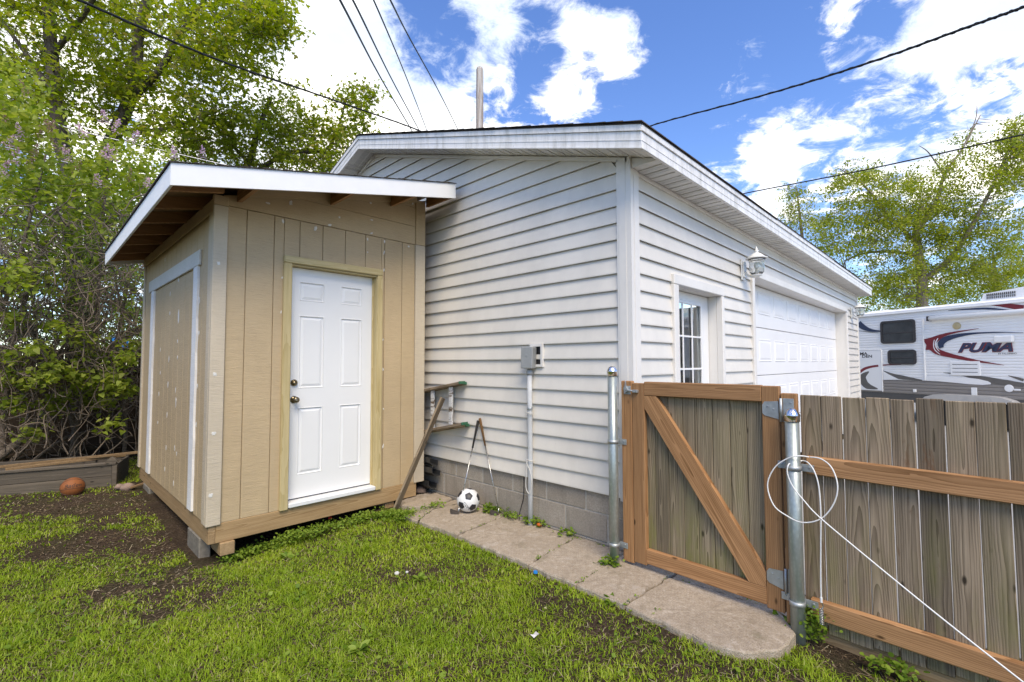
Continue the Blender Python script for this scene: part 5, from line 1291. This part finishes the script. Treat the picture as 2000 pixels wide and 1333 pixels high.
# --- big maples on the left
D = 11.5
b1 = ground_at(150,D)
tree('maple_tree', 'tall maple with straight dark trunk at the far upper left', 'maples behind the shed',
     [([b1,A(140,420,D),A(118,270,D),A(102,120,D),A(92,0,D),A(80,-160,D)],.19,.10),([A(108,190,D),A(40,90,D+.4),A(-40,-10,D+.8)],.07,.03),([A(100,110,D),A(170,20,D-.5),A(220,-80,D-1)],.07,.03)],
     [(40,60,D,150,150,2.2,1.5),(120,-60,D,170,90,2.2,1.0),(0,200,D+1,120,110,2,1.0),(150,180,D+.8,110,110,1.6,1.1),(60,320,D+1.5,160,80,1.5,.7)],
     .125,'maple',M_maple,M_bark,330,34,.42,3)
b2 = ground_at(170,D+.6); E2 = D+.4
tree('maple_tree', 'spreading maple with leaning forked trunk above the shed', 'maples behind the shed',
     [([b2,A(185,420,E2),A(205,310,E2),A(245,215,E2),A(265,150,E2),A(272,60,E2),A(300,-40,E2)],.20,.10),([A(255,195,E2),A(310,140,E2-.2),A(350,70,E2-.4),A(400,0,E2-.6)],.10,.035),
      ([A(240,225,E2),A(330,120,E2+.4),A(450,90,E2+.4)],.07,.025),([A(225,260,E2),A(330,250,E2),A(430,215,E2)],.06,.02),([A(272,60,E2),A(200,-20,E2+1)],.06,.03)],
     [(330,70,E2,140,110,2.0,1.5),(470,30,E2-.3,110,80,1.5,1.0),(520,40,E2-.2,70,55,1.0,.55),(440,130,E2,110,60,1.6,.9),(300,220,E2,140,80,1.6,1.1),(390,250,E2+.6,120,70,1.4,.9),(230,120,E2+.6,100,120,1.6,.9),(400,-60,E2,160,60,1.6,.7)],
     .125,'maple',M_maple,M_bark,430,34,.42,5)
E3 = 13.6; b3 = ground_at(470,E3)
tree('maple_tree', 'lower bushy maple between the shed roof and the garage ridge', 'maples behind the shed',
     [([b3,A(478,380,E3),A(490,310,E3),A(510,240,E3),A(530,190,E3)],.13,.05),([A(480,350,E3),A(560,300,E3),A(640,290,E3),A(675,200,E3)],.08,.02),([A(488,320,E3),A(430,260,E3),A(400,230,E3)],.06,.02)],
     [(500,270,E3,90,70,1.4,1.0),(570,220,E3,75,60,1.3,.85),(590,290,E3,90,50,1.4,.9),(670,260,E3,62,55,1.1,.75),(695,200,E3,42,48,.8,.45),(420,300,E3,90,60,1.4,.7),(640,320,E3,80,35,1.2,.6)],
     .118,'maple',M_maple,M_bark,280,32,.42,8)
tree('hedge_shrub', 'unseen leafy hedge added at left to shade the shed side wall', 'shrubs round the yard',  # added out of view: keeps low sky light off the shed's side wall
     [([Vector((-2.9,4.6,-.1)),Vector((-2.9,4.6,1)),Vector((-2.8,4.8,2.2))],.06,.02),([Vector((-3.0,3.0,-.1)),Vector((-3.0,3.0,1)),Vector((-2.9,2.9,2.2))],.06,.02),([Vector((-2.8,6.2,-.1)),Vector((-2.8,6.2,1)),Vector((-2.7,6.3,2.2))],.06,.02)],
     [('w',-2.8,6.0,1.6,.6,1.2,1.3,1.0),('w',-2.9,4.4,1.6,.6,1.2,1.3,1.0),('w',-3.0,2.8,1.5,.6,1.2,1.2,1.0)], .10,'oval',M_shrubleaf,M_twig,330,50,.36,19,.6,'shrub')
# --- trees beyond the trailer
G = 23; b4 = ground_at(1800,G)
tree('birch_tree', 'sparse pale-limbed tree standing behind the travel trailer', 'trees beyond the trailer',
     [([b4,A(1800,640,G),A(1801,560,G),A(1795,500,G),A(1790,450,G),A(1800,400,G)],.30,.10),([A(1802,550,G),A(1860,500,G-.5),A(1905,430,G-.8),A(1945,350,G-1),A(1975,280,G-1)],.14,.035),
      ([A(1797,500,G),A(1740,492,G+.4),A(1690,495,G+.5),A(1650,510,G+.5)],.10,.03),([A(1795,480,G),A(1735,420,G),A(1685,360,G),A(1640,330,G)],.10,.02),([A(1795,450,G),A(1830,390,G),A(1845,340,G),A(1880,290,G),A(1915,225,G)],.11,.02),
      ([A(1845,345,G),A(1815,300,G),A(1795,285,G)],.04,.012),([A(1880,290,G),A(1905,235,G),A(1908,200,G)],.035,.008)],
     [(1700,370,G,95,65,2.0,1.1),(1780,390,G,90,75,2.2,1.4),(1850,400,G,70,90,2.0,1.0),(1660,450,G,80,50,1.8,.7),(1740,460,G,100,60,2,.9),(1860,490,G,110,60,2,1.0),(1760,545,G,120,45,2,1.1),(1960,380,G-1,70,100,1.6,1.0),(1985,290,G-1,45,70,1.2,.9),(1880,300,G,60,50,1.5,.25),(1950,520,G+1,90,50,2,.9)],
     .125,'oval',M_birch,M_birchbark,900,52,.50,12,.7,twig=.014,hang=.25)
b5 = ground_at(1565,27)
tree('birch_tree', 'small slender tree showing over the end of the garage roof', 'trees beyond the trailer',
     [([b5,A(1572,560,27),A(1568,480,27),A(1562,420,27),A(1556,370,27)],.16,.03)],
     [(1558,400,27,38,48,1.2,1.0),(1590,460,27,45,50,1.4,1.1),(1545,440,27,35,40,1.2,.6),(1640,540,27,50,45,1.4,1.0),(1600,520,27,45,40,1.4,.7)],
     .12,'oval',M_birch,M_birchbark,230,28,.5,14,.7,twig=.012,hang=.2)
b6 = ground_at(1960,34)
tree('leafy_tree', 'distant green tree low behind the trailer roof', 'trees beyond the trailer',
     [([b6,A(1950,620,34),A(1945,560,34),A(1940,500,34)],.3,.06)],
     [(1930,560,34,110,45,2,1.0),(1830,585,34,80,30,2,.7),(2010,500,34,60,80,2,.8),(1720,590,34,60,35,2,.6)],
     .16,'oval',M_maple,M_bark,330,40,.8,15,.6,twig=.02)
# --- lilac and the tangle under it
rl = random.Random(21); lil = empty('lilac_bush', (-.4,8.0,0), 0, 'tangled lilac bush with pink blossom left of the shed', 'bush')
st = MB(); nodes = []
def LD(px, fr): return fr*9.25/(.698+(1000-px)/927*.716)          # distance to the back fence along a bearing
def L(px, py, fr): return A(px, py, LD(px,fr))
big = [([L(-60,935,.93),L(40,860,.93),L(120,775,.94),L(200,695,.95),L(285,632,.98),L(340,560,1.02)],.052,.028),([L(150,900,.97),L(145,840,.96),L(120,760,.95),L(60,640,.93),L(20,500,.92)],.035,.015),
       ([L(140,900,.96),L(150,820,.96),L(175,740,.96),L(190,600,.98),L(200,450,.98),L(210,330,.98)],.038,.012),([L(0,940,.95),L(10,800,.94),L(30,650,.93),L(80,500,.94),L(120,380,.95)],.035,.012),
       ([L(240,900,.97),L(245,820,.97),L(225,700,.97),L(250,560,.98),L(280,430,1.02)],.028,.010),([L(-60,880,.94),L(-30,700,.93),L(20,560,.92),L(60,420,.92),L(90,300,.94)],.035,.010),
       ([L(60,905,.95),L(120,860,.96),L(190,835,.97),L(255,800,.98)],.02,.008),([L(20,905,.95),L(70,850,.95),L(110,800,.96),L(90,700,.95)],.03,.012),([L(30,910,.97),L(60,800,.97),L(130,680,.96),L(230,560,.97)],.026,.010)]
for pts, r0, r1 in big:
    P = bez(pts,6); n = len(P); st.tube(P, [r0+(r1-r0)*i/(n-1) for i in range(n)], 8); nodes += [(p,r0*.6) for p in P]
for i in range(2600):
    px, py = rl.uniform(-40,290), rl.triangular(340,910,570); fr = rl.uniform(.86,.985)
    if py < 560: fr = rl.uniform(.84,1.02)
    c = L(px,py,fr)
    if c.z < .05 or (c.x > .55 and c.y < 7.3): continue
    s_ = min(nodes, key=lambda q: (q[0]-c).length)[0] if rl.random()<.55 else L(px+rl.uniform(-80,80),min(900,py+rl.uniform(-40,110)),min(.985,max(.84,fr+rl.uniform(-.04,.04))))
    if s_.x > .6 and s_.y < 7.3: continue
    r0 = rl.choice([.0035,.0045,.0055,.007,.010]); st.tube(wob(s_,c,7,.15,rl), [r0*(1-.6*k/7) for k in range(8)], 5, False)
    if rl.random()<.3: nodes.append((c,.004))
st.build('stems', M_twig, lil, smooth=True)
LP = []
def spray(px, py, fr, n, sx, sy, sd):
    for _ in range(n):
        qx = px+rl.gauss(0,sx); c = L(qx, py+rl.gauss(0,sy), fr+rl.gauss(0,sd))
        if not (c.x > .55 and c.y < 7.35) and c.z > .1: LP.append(tuple(c))
for (px,py,fr,n,sx,sy) in ((30,250,.95,700,45,50),(110,330,.96,800,60,45),(220,330,1.0,800,50,40),(40,400,.95,620,60,45),(150,420,.96,620,65,45),(260,390,1.03,620,35,40),(90,490,.95,260,60,35),(210,470,1.0,420,50,35),(30,540,.88,330,30,22),(240,540,1.02,220,30,40),(300,330,1.05,420,35,25),(10,180,.95,440,30,40),(120,545,.93,200,50,18),(255,620,1.0,260,25,40),(130,610,.98,200,90,25)):
    spray(px,py,fr,n,sx,sy,.04)
for (px,py,n) in ((110,715,90),(50,745,80),(150,735,60),(215,745,90),(30,790,60),(100,790,60),(180,690,60),(240,760,90),(130,770,60),(200,790,50),(60,845,40),(250,700,60),(160,660,50),(20,700,50),(215,830,30),(70,680,40),(30,620,60),(120,640,40),(205,720,50),(260,670,50),(0,740,60),(85,735,60),(175,765,60)):
    spray(px,py,rl.uniform(.86,.93),int(n*1.7),17,9,.014)
leaves('foliage', LP, np.full(len(LP),.072), 'heart', M_lilacleaf, lil, .55, .3, 31)
FP = []; FD = []; BP = []
for (px,py,dp,k) in ((160,256,6.5,1),(203,233,6.6,1),(228,250,6.6,1),(261,271,6.8,1),(221,304,6.5,1.2),(205,298,6.5,1),(132,305,6.2,1),(191,356,6.4,.8),(340,302,7.6,.9),(289,359,7.4,.7),(92,245,6.1,0),(18,279,5.9,1),(31,307,5.9,.9),(68,295,6.0,0),(101,251,6.1,0),(49,175,6.0,0),(10,225,5.9,0),(80,265,6.1,0),(60,320,6.0,0),(110,285,6.2,0),(395,300,8,.7),(255,345,7,.0),(150,330,6.3,.0),(8,330,5.8,1),(40,262,6,1)):
    c = L(px,py,.90+.03*(dp-5.8)); ax = Vector((rl.uniform(-.5,.5),rl.uniform(-.5,.5),1)).normalized()
    for j in range(95 if k else 80):
        u = rl.random(); rr_ = (.062*(1-u)**.6+.006)*(1 if k else .7); a = rl.uniform(0,6.28); o = ax.orthogonal().normalized(); o2 = ax.cross(o); q = c+ax*(.20*u-.08)+(o*math.cos(a)+o2*math.sin(a))*rr_*math.sqrt(rl.random())
        (FP if k else BP).append(tuple(q))
leaves('blossom', FP, np.full(len(FP),.024), 'petal', M_petal, lil, .9, 0, 33); leaves('faded_blossom', BP, np.full(len(BP),.020), 'petal', M_seed, lil, .9, 0, 34)
M_blue = plain('blue_tarp', (.02,.20,.55), .5, .3)
cbl = A(234,668,10.2); bt = MB().cbox(-.16,.16,-.05,.05,-.16,.10,.03).build('blue_bin', M_blue, None, Matrix.Translation(cbl) @ rotZ(.4), center=False); tag(bt, 'scrap of bright blue seen through the lilac over the fence', 'bin')
for (px0, w0, lb, sd_) in ((60,120,'dense green shrub above the back fence at the far left',61),(230,110,'dense green shrub above the back fence behind the shed',62)):
    D7 = 10.6 if sd_==61 else 11.2
    tree('hedge_shrub', lb, 'shrubs round the yard', [([ground_at(px0,D7),A(px0,760,D7),A(px0+10,640,D7),A(px0-10,520,D7)],.07,.02),([A(px0,760,D7),A(px0-50,640,D7),A(px0-60,540,D7)],.05,.015),([A(px0+5,740,D7),A(px0+60,650,D7),A(px0+70,540,D7)],.05,.015)],
         [(px0,600,D7,w0,100,.7,1.0),(px0,480,D7,w0,90,.7,1.0),(px0-20,380,D7,w0*.9,70,.7,.7)], .10,'oval',M_shrubleaf,M_twig,240,34,.36,sd_,.6,'shrub')
# ================================================================= lawn
def inpoly(x, y, poly):
    n = len(poly); ins = np.zeros(len(x),bool); j = n-1
    for i in range(n):
        xi,yi = poly[i]; xj,yj = poly[j]
        c = ((yi>y)!=(yj>y)) & (x<(xj-xi)*(y-yi)/(yj-yi+1e-12)+xi); ins ^= c; j = i
    return ins
def vnoise(x, y, f, seed):
    r = np.random.default_rng(seed); T = r.random((64,64)); X = x*f; Y = y*f; xi = np.floor(X).astype(int); yi = np.floor(Y).astype(int); u = X-xi; v = Y-yi; u = u*u*(3-2*u); v = v*v*(3-2*v)
    g = lambda a,b: T[a%64,b%64]; return (g(xi,yi)*(1-u)+g(xi+1,yi)*u)*(1-v)+(g(xi,yi+1)*(1-u)+g(xi+1,yi+1)*u)*v
def project(x, y, z):
    q = np.stack([x,y,z-CAM_Z],1); f_ = q@np.array(_F); return 1000+FPX*(q@np.array(_R))/f_, 666.5-FPX*(q@np.array(_U))/f_, f_
GZ = np.vectorize(gz)
# bare patches: (px, py, radius m, strength)
BARE = [(140,985,.75,.95),(260,985,.7,1.0),(60,975,.5,.6),(300,1050,.55,1.0),(200,1050,.55,.85),(330,1120,.36,.95),(240,1140,.30,.85),(370,1040,.35,1.0),(420,1150,.22,.7),(160,1100,.25,.4),(370,1090,.25,.75),(660,1180,.13,.8),(690,1165,.10,.7),(600,1260,.10,.5),(790,1118,.17,.9),(860,1112,.15,.85),(835,1105,.12,.6),(930,1115,.10,.5),(1060,1180,.11,.8),(1110,1195,.13,.8),(1160,1225,.15,.85),(1230,1225,.12,.6),(1310,1240,.12,.7),(1240,1290,.10,.5),(760,1200,.10,.5),(980,1245,.08,.5),(1640,1275,.16,.85),(1740,1290,.18,.85),(1850,1310,.22,.8),(1600,1245,.10,.8),(1420,1310,.09,.5),(100,1230,.12,.5),(300,1200,.16,.5),(170,1270,.10,.5),(500,1190,.12,.5),(1330,1310,.08,.5),(1500,1310,.08,.4)]
def bare(x, y):
    k = np.zeros(len(x))
    for (px,py,r,s_) in BARE:
        c = on_z(px,py,0); d2 = ((x-c.x)**2+(y-c.y)**2)/(r*r); k = np.maximum(k, (s_ if px < 400 or px > 1560 else s_*.72)*np.exp(-d2*1.1))
    return k
def scatter(n, seed, x0=-3.4, x1=3.0, y0=-.7, y1=9.2):
    r = np.random.default_rng(seed); x = r.uniform(x0,x1,n); y = r.uniform(y0,y1,n); px, py, f_ = project(x,y,np.zeros(n))
    ok = (f_>.8)&(px>-90)&(px<2090)&(py<1430)
    for poly in SL: ok &= ~inpoly(x,y,poly)
    ok &= ~((x>.93)&(x<2.97)&(y>4.12+.05*np.sin(x*9))&(y<7.3)); ok &= x < np.where(y<1.8, 2.88+.045*y, 3.06)
    ok &= ~((x>2.9)&(y>4.1))
    return x[ok], y[ok], f_[ok], px[ok], py[ok], r
x, y, f_, px, py, r = scatter(1450000, 77)
dens = .30+.95*vnoise(x,y,1.7,1)*.6+.55*vnoise(x,y,6.5,2)-.12; bk = bare(x,y); dens = np.clip(np.clip(dens,0,1)+.1-1.05*bk*(.55+.9*vnoise(x,y,11,21)),0,1)
dens *= np.clip(.55+.6*vnoise(x,y,15,3),0,1); dens = np.where((y>6.6),dens*.35,dens)
lod = np.clip((2.6/f_)**1.1,0.16,1); keep = r.random(len(x)) < dens*lod
x, y, f_, bk = x[keep], y[keep], f_[keep], bk[keep]; n = len(x); z = GZ(x,y)-.004
tuft = vnoise(x,y,5,6); hgt = r.uniform(.013,.039,n)*(.7+.7*tuft*vnoise(x,y,13,16)*1.6)*(1-.35*bk); wid = r.uniform(.0016,.0030,n)*np.clip(f_/2.6,1,2.2)
az = r.uniform(0,2*np.pi,n); lean = np.abs(r.normal(.75,.5,n)); dx, dy_ = np.cos(az), np.sin(az); sx, sy = -dy_, dx
V = np.zeros((n,5,3)); 
for k, (t, ww) in enumerate(((0,1),(0,-1),(.55,.85),(.55,-.85),(1,0))):
    off = lean*hgt*t**1.8; V[:,k,0] = x+dx*off+sx*ww*wid; V[:,k,1] = y+dy_*off+sy*ww*wid; V[:,k,2] = z+hgt*t*np.clip(1-.28*lean*t,.3,1)
base = (np.arange(n)*5)[:,None]; loops = (base+np.array([0,1,3,2,2,3,4])[None,:]).ravel(); cnt = np.tile([4,3],n)
me = np_mesh('grass', V.reshape(-1,3), cnt, loops, M_grass); o = link(bpy.data.objects.new('grass', me), None, I4); tag(o, 'short patchy green lawn grass in front of the shed', 'grass', kind='stuff')
# dead straw lying between the blades
x, y, f_, px, py, r = scatter(150000, 83); keep = r.random(len(x)) < np.clip(.35*(2.6/f_)**1.1,.05,.35)*(.35+.9*vnoise(x,y,3,22)); x, y, f_ = x[keep], y[keep], f_[keep]; n = len(x)
z = GZ(x,y); L = r.uniform(.02,.06,n); az = r.uniform(0,6.283,n); wd = r.uniform(.0010,.0020,n)*np.clip(f_/2.6,1,2); V = np.zeros((n,4,3)); hh = r.uniform(.002,.014,n); h2 = hh+r.normal(0,.008,n)
for k, (t, ww) in enumerate(((-.5,1),(-.5,-1),(.5,-.6),(.5,.6))): V[:,k,0] = x+np.cos(az)*L*t-np.sin(az)*wd*ww; V[:,k,1] = y+np.sin(az)*L*t+np.cos(az)*wd*ww; V[:,k,2] = z+np.where(t<0,hh,np.maximum(h2,.001))
me = np_mesh('straw', V.reshape(-1,3), np.full(n,4), np.arange(n*4), M_litter); o = link(bpy.data.objects.new('straw', me), None, I4); tag(o, 'dead straw and thatch lying flat between the grass blades', 'straw', kind='stuff')
# broad-leaved lawn weeds
x, y, f_, px, py, r = scatter(60000, 78); k = vnoise(x,y,2.3,12)*vnoise(x,y,8,13); keep = (r.random(len(x)) < np.clip((k-.16)*1.6,0,.6)*.30+.012); x, y = x[keep], y[keep]
P = np.stack([x,y,GZ(x,y)+r.uniform(.008,.032,len(x))],1); o = leaves('lawn_weeds', P, np.full(len(P),.024), 'round', M_weed, None, .35, -.2, 41); tag(o, 'small round-leaved weeds scattered through the lawn', 'weeds', kind='stuff')
# creeping weeds along the shed skirt
def strip(name, pts, n, w_, h, size, label, seed, shape='round', mat=M_weed):
    r = random.Random(seed); P = []
    for _ in range(n):
        t = r.random()*(len(pts)-1); i = min(int(t),len(pts)-2); a, b = Vector(pts[i]), Vector(pts[i+1]); q = a.lerp(b,t-i); cl = .5+.5*mnoise.noise((q.x*7+seed,q.y*7,0))
        if r.random() > .25+cl*1.1: continue
        g = Vector((r.gauss(0,w_),r.gauss(0,w_))); hh = h*(.3+.9*max(0,cl))*r.random(); P.append((q.x+g.x,q.y+g.y,q.z+.006+hh))
    o = leaves(name, P, np.full(len(P),size), shape, mat, None, .45, -.1, seed); return tag(o, label, 'weeds', kind='stuff')
def gp(px, py, z=.0): q = on_z(px,py,z); return (q.x,q.y,z if z else gz(q.x,q.y))
strip('creeping_weeds', [gp(440,1075),gp(520,1050),(1.62,4.02,0),(2.0,4.05,0),(2.35,4.0,0)], 2600, .055, .05, .020, 'low clover-like weeds along the shed skirt board', 51)
strip('weed_clump', [(2.36,3.97,.0),(2.46,3.80,.01),(2.44,3.74,.01)], 1500, .055, .07, .019, 'bright green weed clump at the corner of shed and slabs', 52)
strip('weeds_on_slab', [gp(812,1000,.055),gp(860,988,.05),gp(830,990,.055)], 160, .03, .03, .020, 'small green weeds in the joint of the first slabs', 53)
for i, (pts, n, lb) in enumerate((([(3.03,3.30,.05),(3.06,3.18,.05)],150,'weeds between soccer ball and brown-grip golf club'),([(3.05,3.08,.05),(3.06,2.93,.05)],130,'weeds against the blocks right of the golf clubs'),([(3.05,2.80,.05),(3.06,2.64,.05)],110,'weeds round the foot of the conduit'),([(3.05,2.42,.05),(3.07,2.30,.05)],40,'tiny weed at the wall base left of the latch post'),([(2.80,1.87,.04),(2.84,1.80,.04)],70,'weeds round the foot of the latch post'),([(2.90,.80,.0),(2.84,.76,.0)],60,'leafy weed left of the hinge post'),([(2.86,.68,.0),(2.85,.60,.0)],260,'vine weeds climbing beside the hinge post'),([(2.80,.40,.0),(2.84,.25,.0)],90,'weeds under the lower fence rail'),([(2.78,.05,.0),(2.80,-.1,.0)],60,'weeds at the fence foot in the lower right corner'))):
    strip('wall_weeds', pts, int(n*1.5), .028, .22 if 'vine' in lb else .075, (.020 if 'vine' in lb else .026) if 'leafy' not in lb else .05, lb, 60+i, 'oval' if i in (1,5) else 'round')
jl = [((2.47,3.02),(2.96,3.075)),((2.44,2.23),(3.05,2.295)),((2.43,1.819),(2.82,1.838)),((2.42,1.470),(2.9,1.455)),((2.93,1.44),(2.955,.86)),((2.45,3.535),(2.70,3.70)),((3.06,2.3),(3.07,1.9))]
P = []; rj = random.Random(70)
for (a, b) in jl:
    for _ in range(60):
        t = rj.random(); 
        if mnoise.noise((a[0]*9+t*6,a[1]*5,1)) < -.02: continue
        P.append((a[0]+(b[0]-a[0])*t+rj.gauss(0,.006), a[1]+(b[1]-a[1])*t+rj.gauss(0,.006), .044+rj.random()*.02))
tag(leaves('joint_moss', P, np.full(len(P),.012), 'round', M_weed, None, .6, 0, 71), 'moss and tiny weeds growing in the slab joints', 'moss', kind='stuff')
# rosettes of long toothed leaves
rr = random.Random(80)
ROS = [(1195,1185,'at the slab edge below the sixth slab'),(1290,1218,'nearest the wide front slab edge'),(560,1085,'in the lawn below the shed door'),(820,1130,'in the bare patch of lawn by the slabs'),(700,1270,'in the lawn at the bottom middle')]
for i, (px,py,lb) in enumerate(ROS):
    c = on_z(px,py,.0); P = []; dirs = []
    for k in range(16): a = rr.uniform(0,6.28); P.append((c.x+.008*math.cos(a),c.y+.008*math.sin(a),gz(c.x,c.y)+.012)); dirs.append((math.cos(a)*1.6,math.sin(a)*1.6,.55))
    o = leaves('dandelion', P, np.full(16,.055), 'oval', M_weed, None, .3, 0, 90+i, dirs); tag(o, 'dandelion leaf rosette '+lb, 'dandelion', 'dandelions in the lawn')
# leaf litter and crumbs on the bare soil
x, y, f_, px, py, r = scatter(300000, 79); bk = bare(x,y); bk = np.maximum(bk, np.where(y>6.2,.6,0)); keep = r.random(len(x)) < np.clip(bk,0.03,1)*.22; x, y = x[keep], y[keep]
P = np.stack([x,y,GZ(x,y)+r.uniform(.001,.008,len(x))],1); o = leaves('leaf_litter', P, r.uniform(.004,.022,len(P))*r.uniform(.5,1.2,len(P)), 'petal', M_litter, None, .18, 0, 42); tag(o, 'dry leaf bits and crumbs lying on bare soil', 'leaf litter', kind='stuff')
# crumbs of soil
x, y, f_, px, py, r = scatter(400000, 84); bk = bare(x,y); keep = r.random(len(x)) < np.clip(bk,.02,1)*.16; x, y = x[keep], y[keep]; n = len(x); z = GZ(x,y)
T = np.array([(1,0,-.3),(-.5,.87,-.3),(-.5,-.87,-.3),(0,0,.8)]); sz = r.uniform(.002,.008,n)**1.0; a = r.uniform(0,6.283,n); ca, sa = np.cos(a), np.sin(a); V = np.zeros((n,4,3))
for k in range(4): q = T[k]*r.uniform(.6,1.3,(n,3)); V[:,k,0] = x+sz*(q[:,0]*ca-q[:,1]*sa); V[:,k,1] = y+sz*(q[:,0]*sa+q[:,1]*ca); V[:,k,2] = z+sz*q[:,2]
me = np_mesh('soil_crumbs', V.reshape(-1,3), np.full(n*3,3), ((np.arange(n)*4)[:,None]+np.array([0,1,3,1,2,3,2,0,3])[None,:]).ravel(), leaf_mat('soil_crumb', [(0,(.03,.02,.013)),(.6,(.10,.07,.046)),(.9,(.19,.14,.095)),(1,(.34,.29,.23))], .02, .95)); o = link(bpy.data.objects.new('soil_crumbs', me), None, I4); tag(o, 'loose crumbs of dark soil on the bare patches', 'soil', kind='stuff')
# small litter one can pick up
M_pebble = plain('white_pebble', (.55,.53,.50), .8, .2)
for (px,py,rad,lb) in ((775,1120,.018,'larger white pebble on the bare lawn patch'),(795,1117,.011,'smaller white pebble beside the larger one on the lawn')): c = on_z(px,py,0); tag(rock('pebble', (c.x,c.y,gz(c.x,c.y)+.008), rad, px, M_pebble), lb, 'pebble', 'white pebbles')
c = on_z(1046,1128,0); tag(MB().lathe([(.0,.014),(.013,.013),(.015,.002),(.015,0)], (c.x,c.y,gz(c.x,c.y)+.012), 14).build('bottle_cap', M_blue), 'blue bottle cap lying at the slab edge', 'bottle cap')
c = on_z(1045,1248,0); pv = [(c.x+a,c.y+b,gz(c.x,c.y)+.024+d) for a,b,d in ((-.022,-.012,0),(.0,-.016,.008),(.024,-.008,.0),(.022,.014,.006),(-.004,.010,.002),(-.024,.012,.01))]
tag(MB().add(pv+[(v[0],v[1],v[2]-.001) for v in pv], [(0,1,4,5),(1,2,3,4),(11,10,7,6),(10,9,8,7)]).build('paper_scrap', M_pebble), 'crumpled white paper scrap in the lawn', 'paper')
M_orange = plain('orange_plastic', (.60,.13,.02), .5, .3)
tag(rock('orange_toy', (3.055,2.665,.068), .020, 6, M_orange, (1,1.3,.8)), 'small orange lump at the foot of the conduit', 'toy')
M_redp = plain('red_plastic', (.5,.03,.02), .5, .3); tag(rock('red_toy', (1.98,4.24,.025), .018, 9, M_redp), 'small red lump in the dark gap under the shed', 'toy')
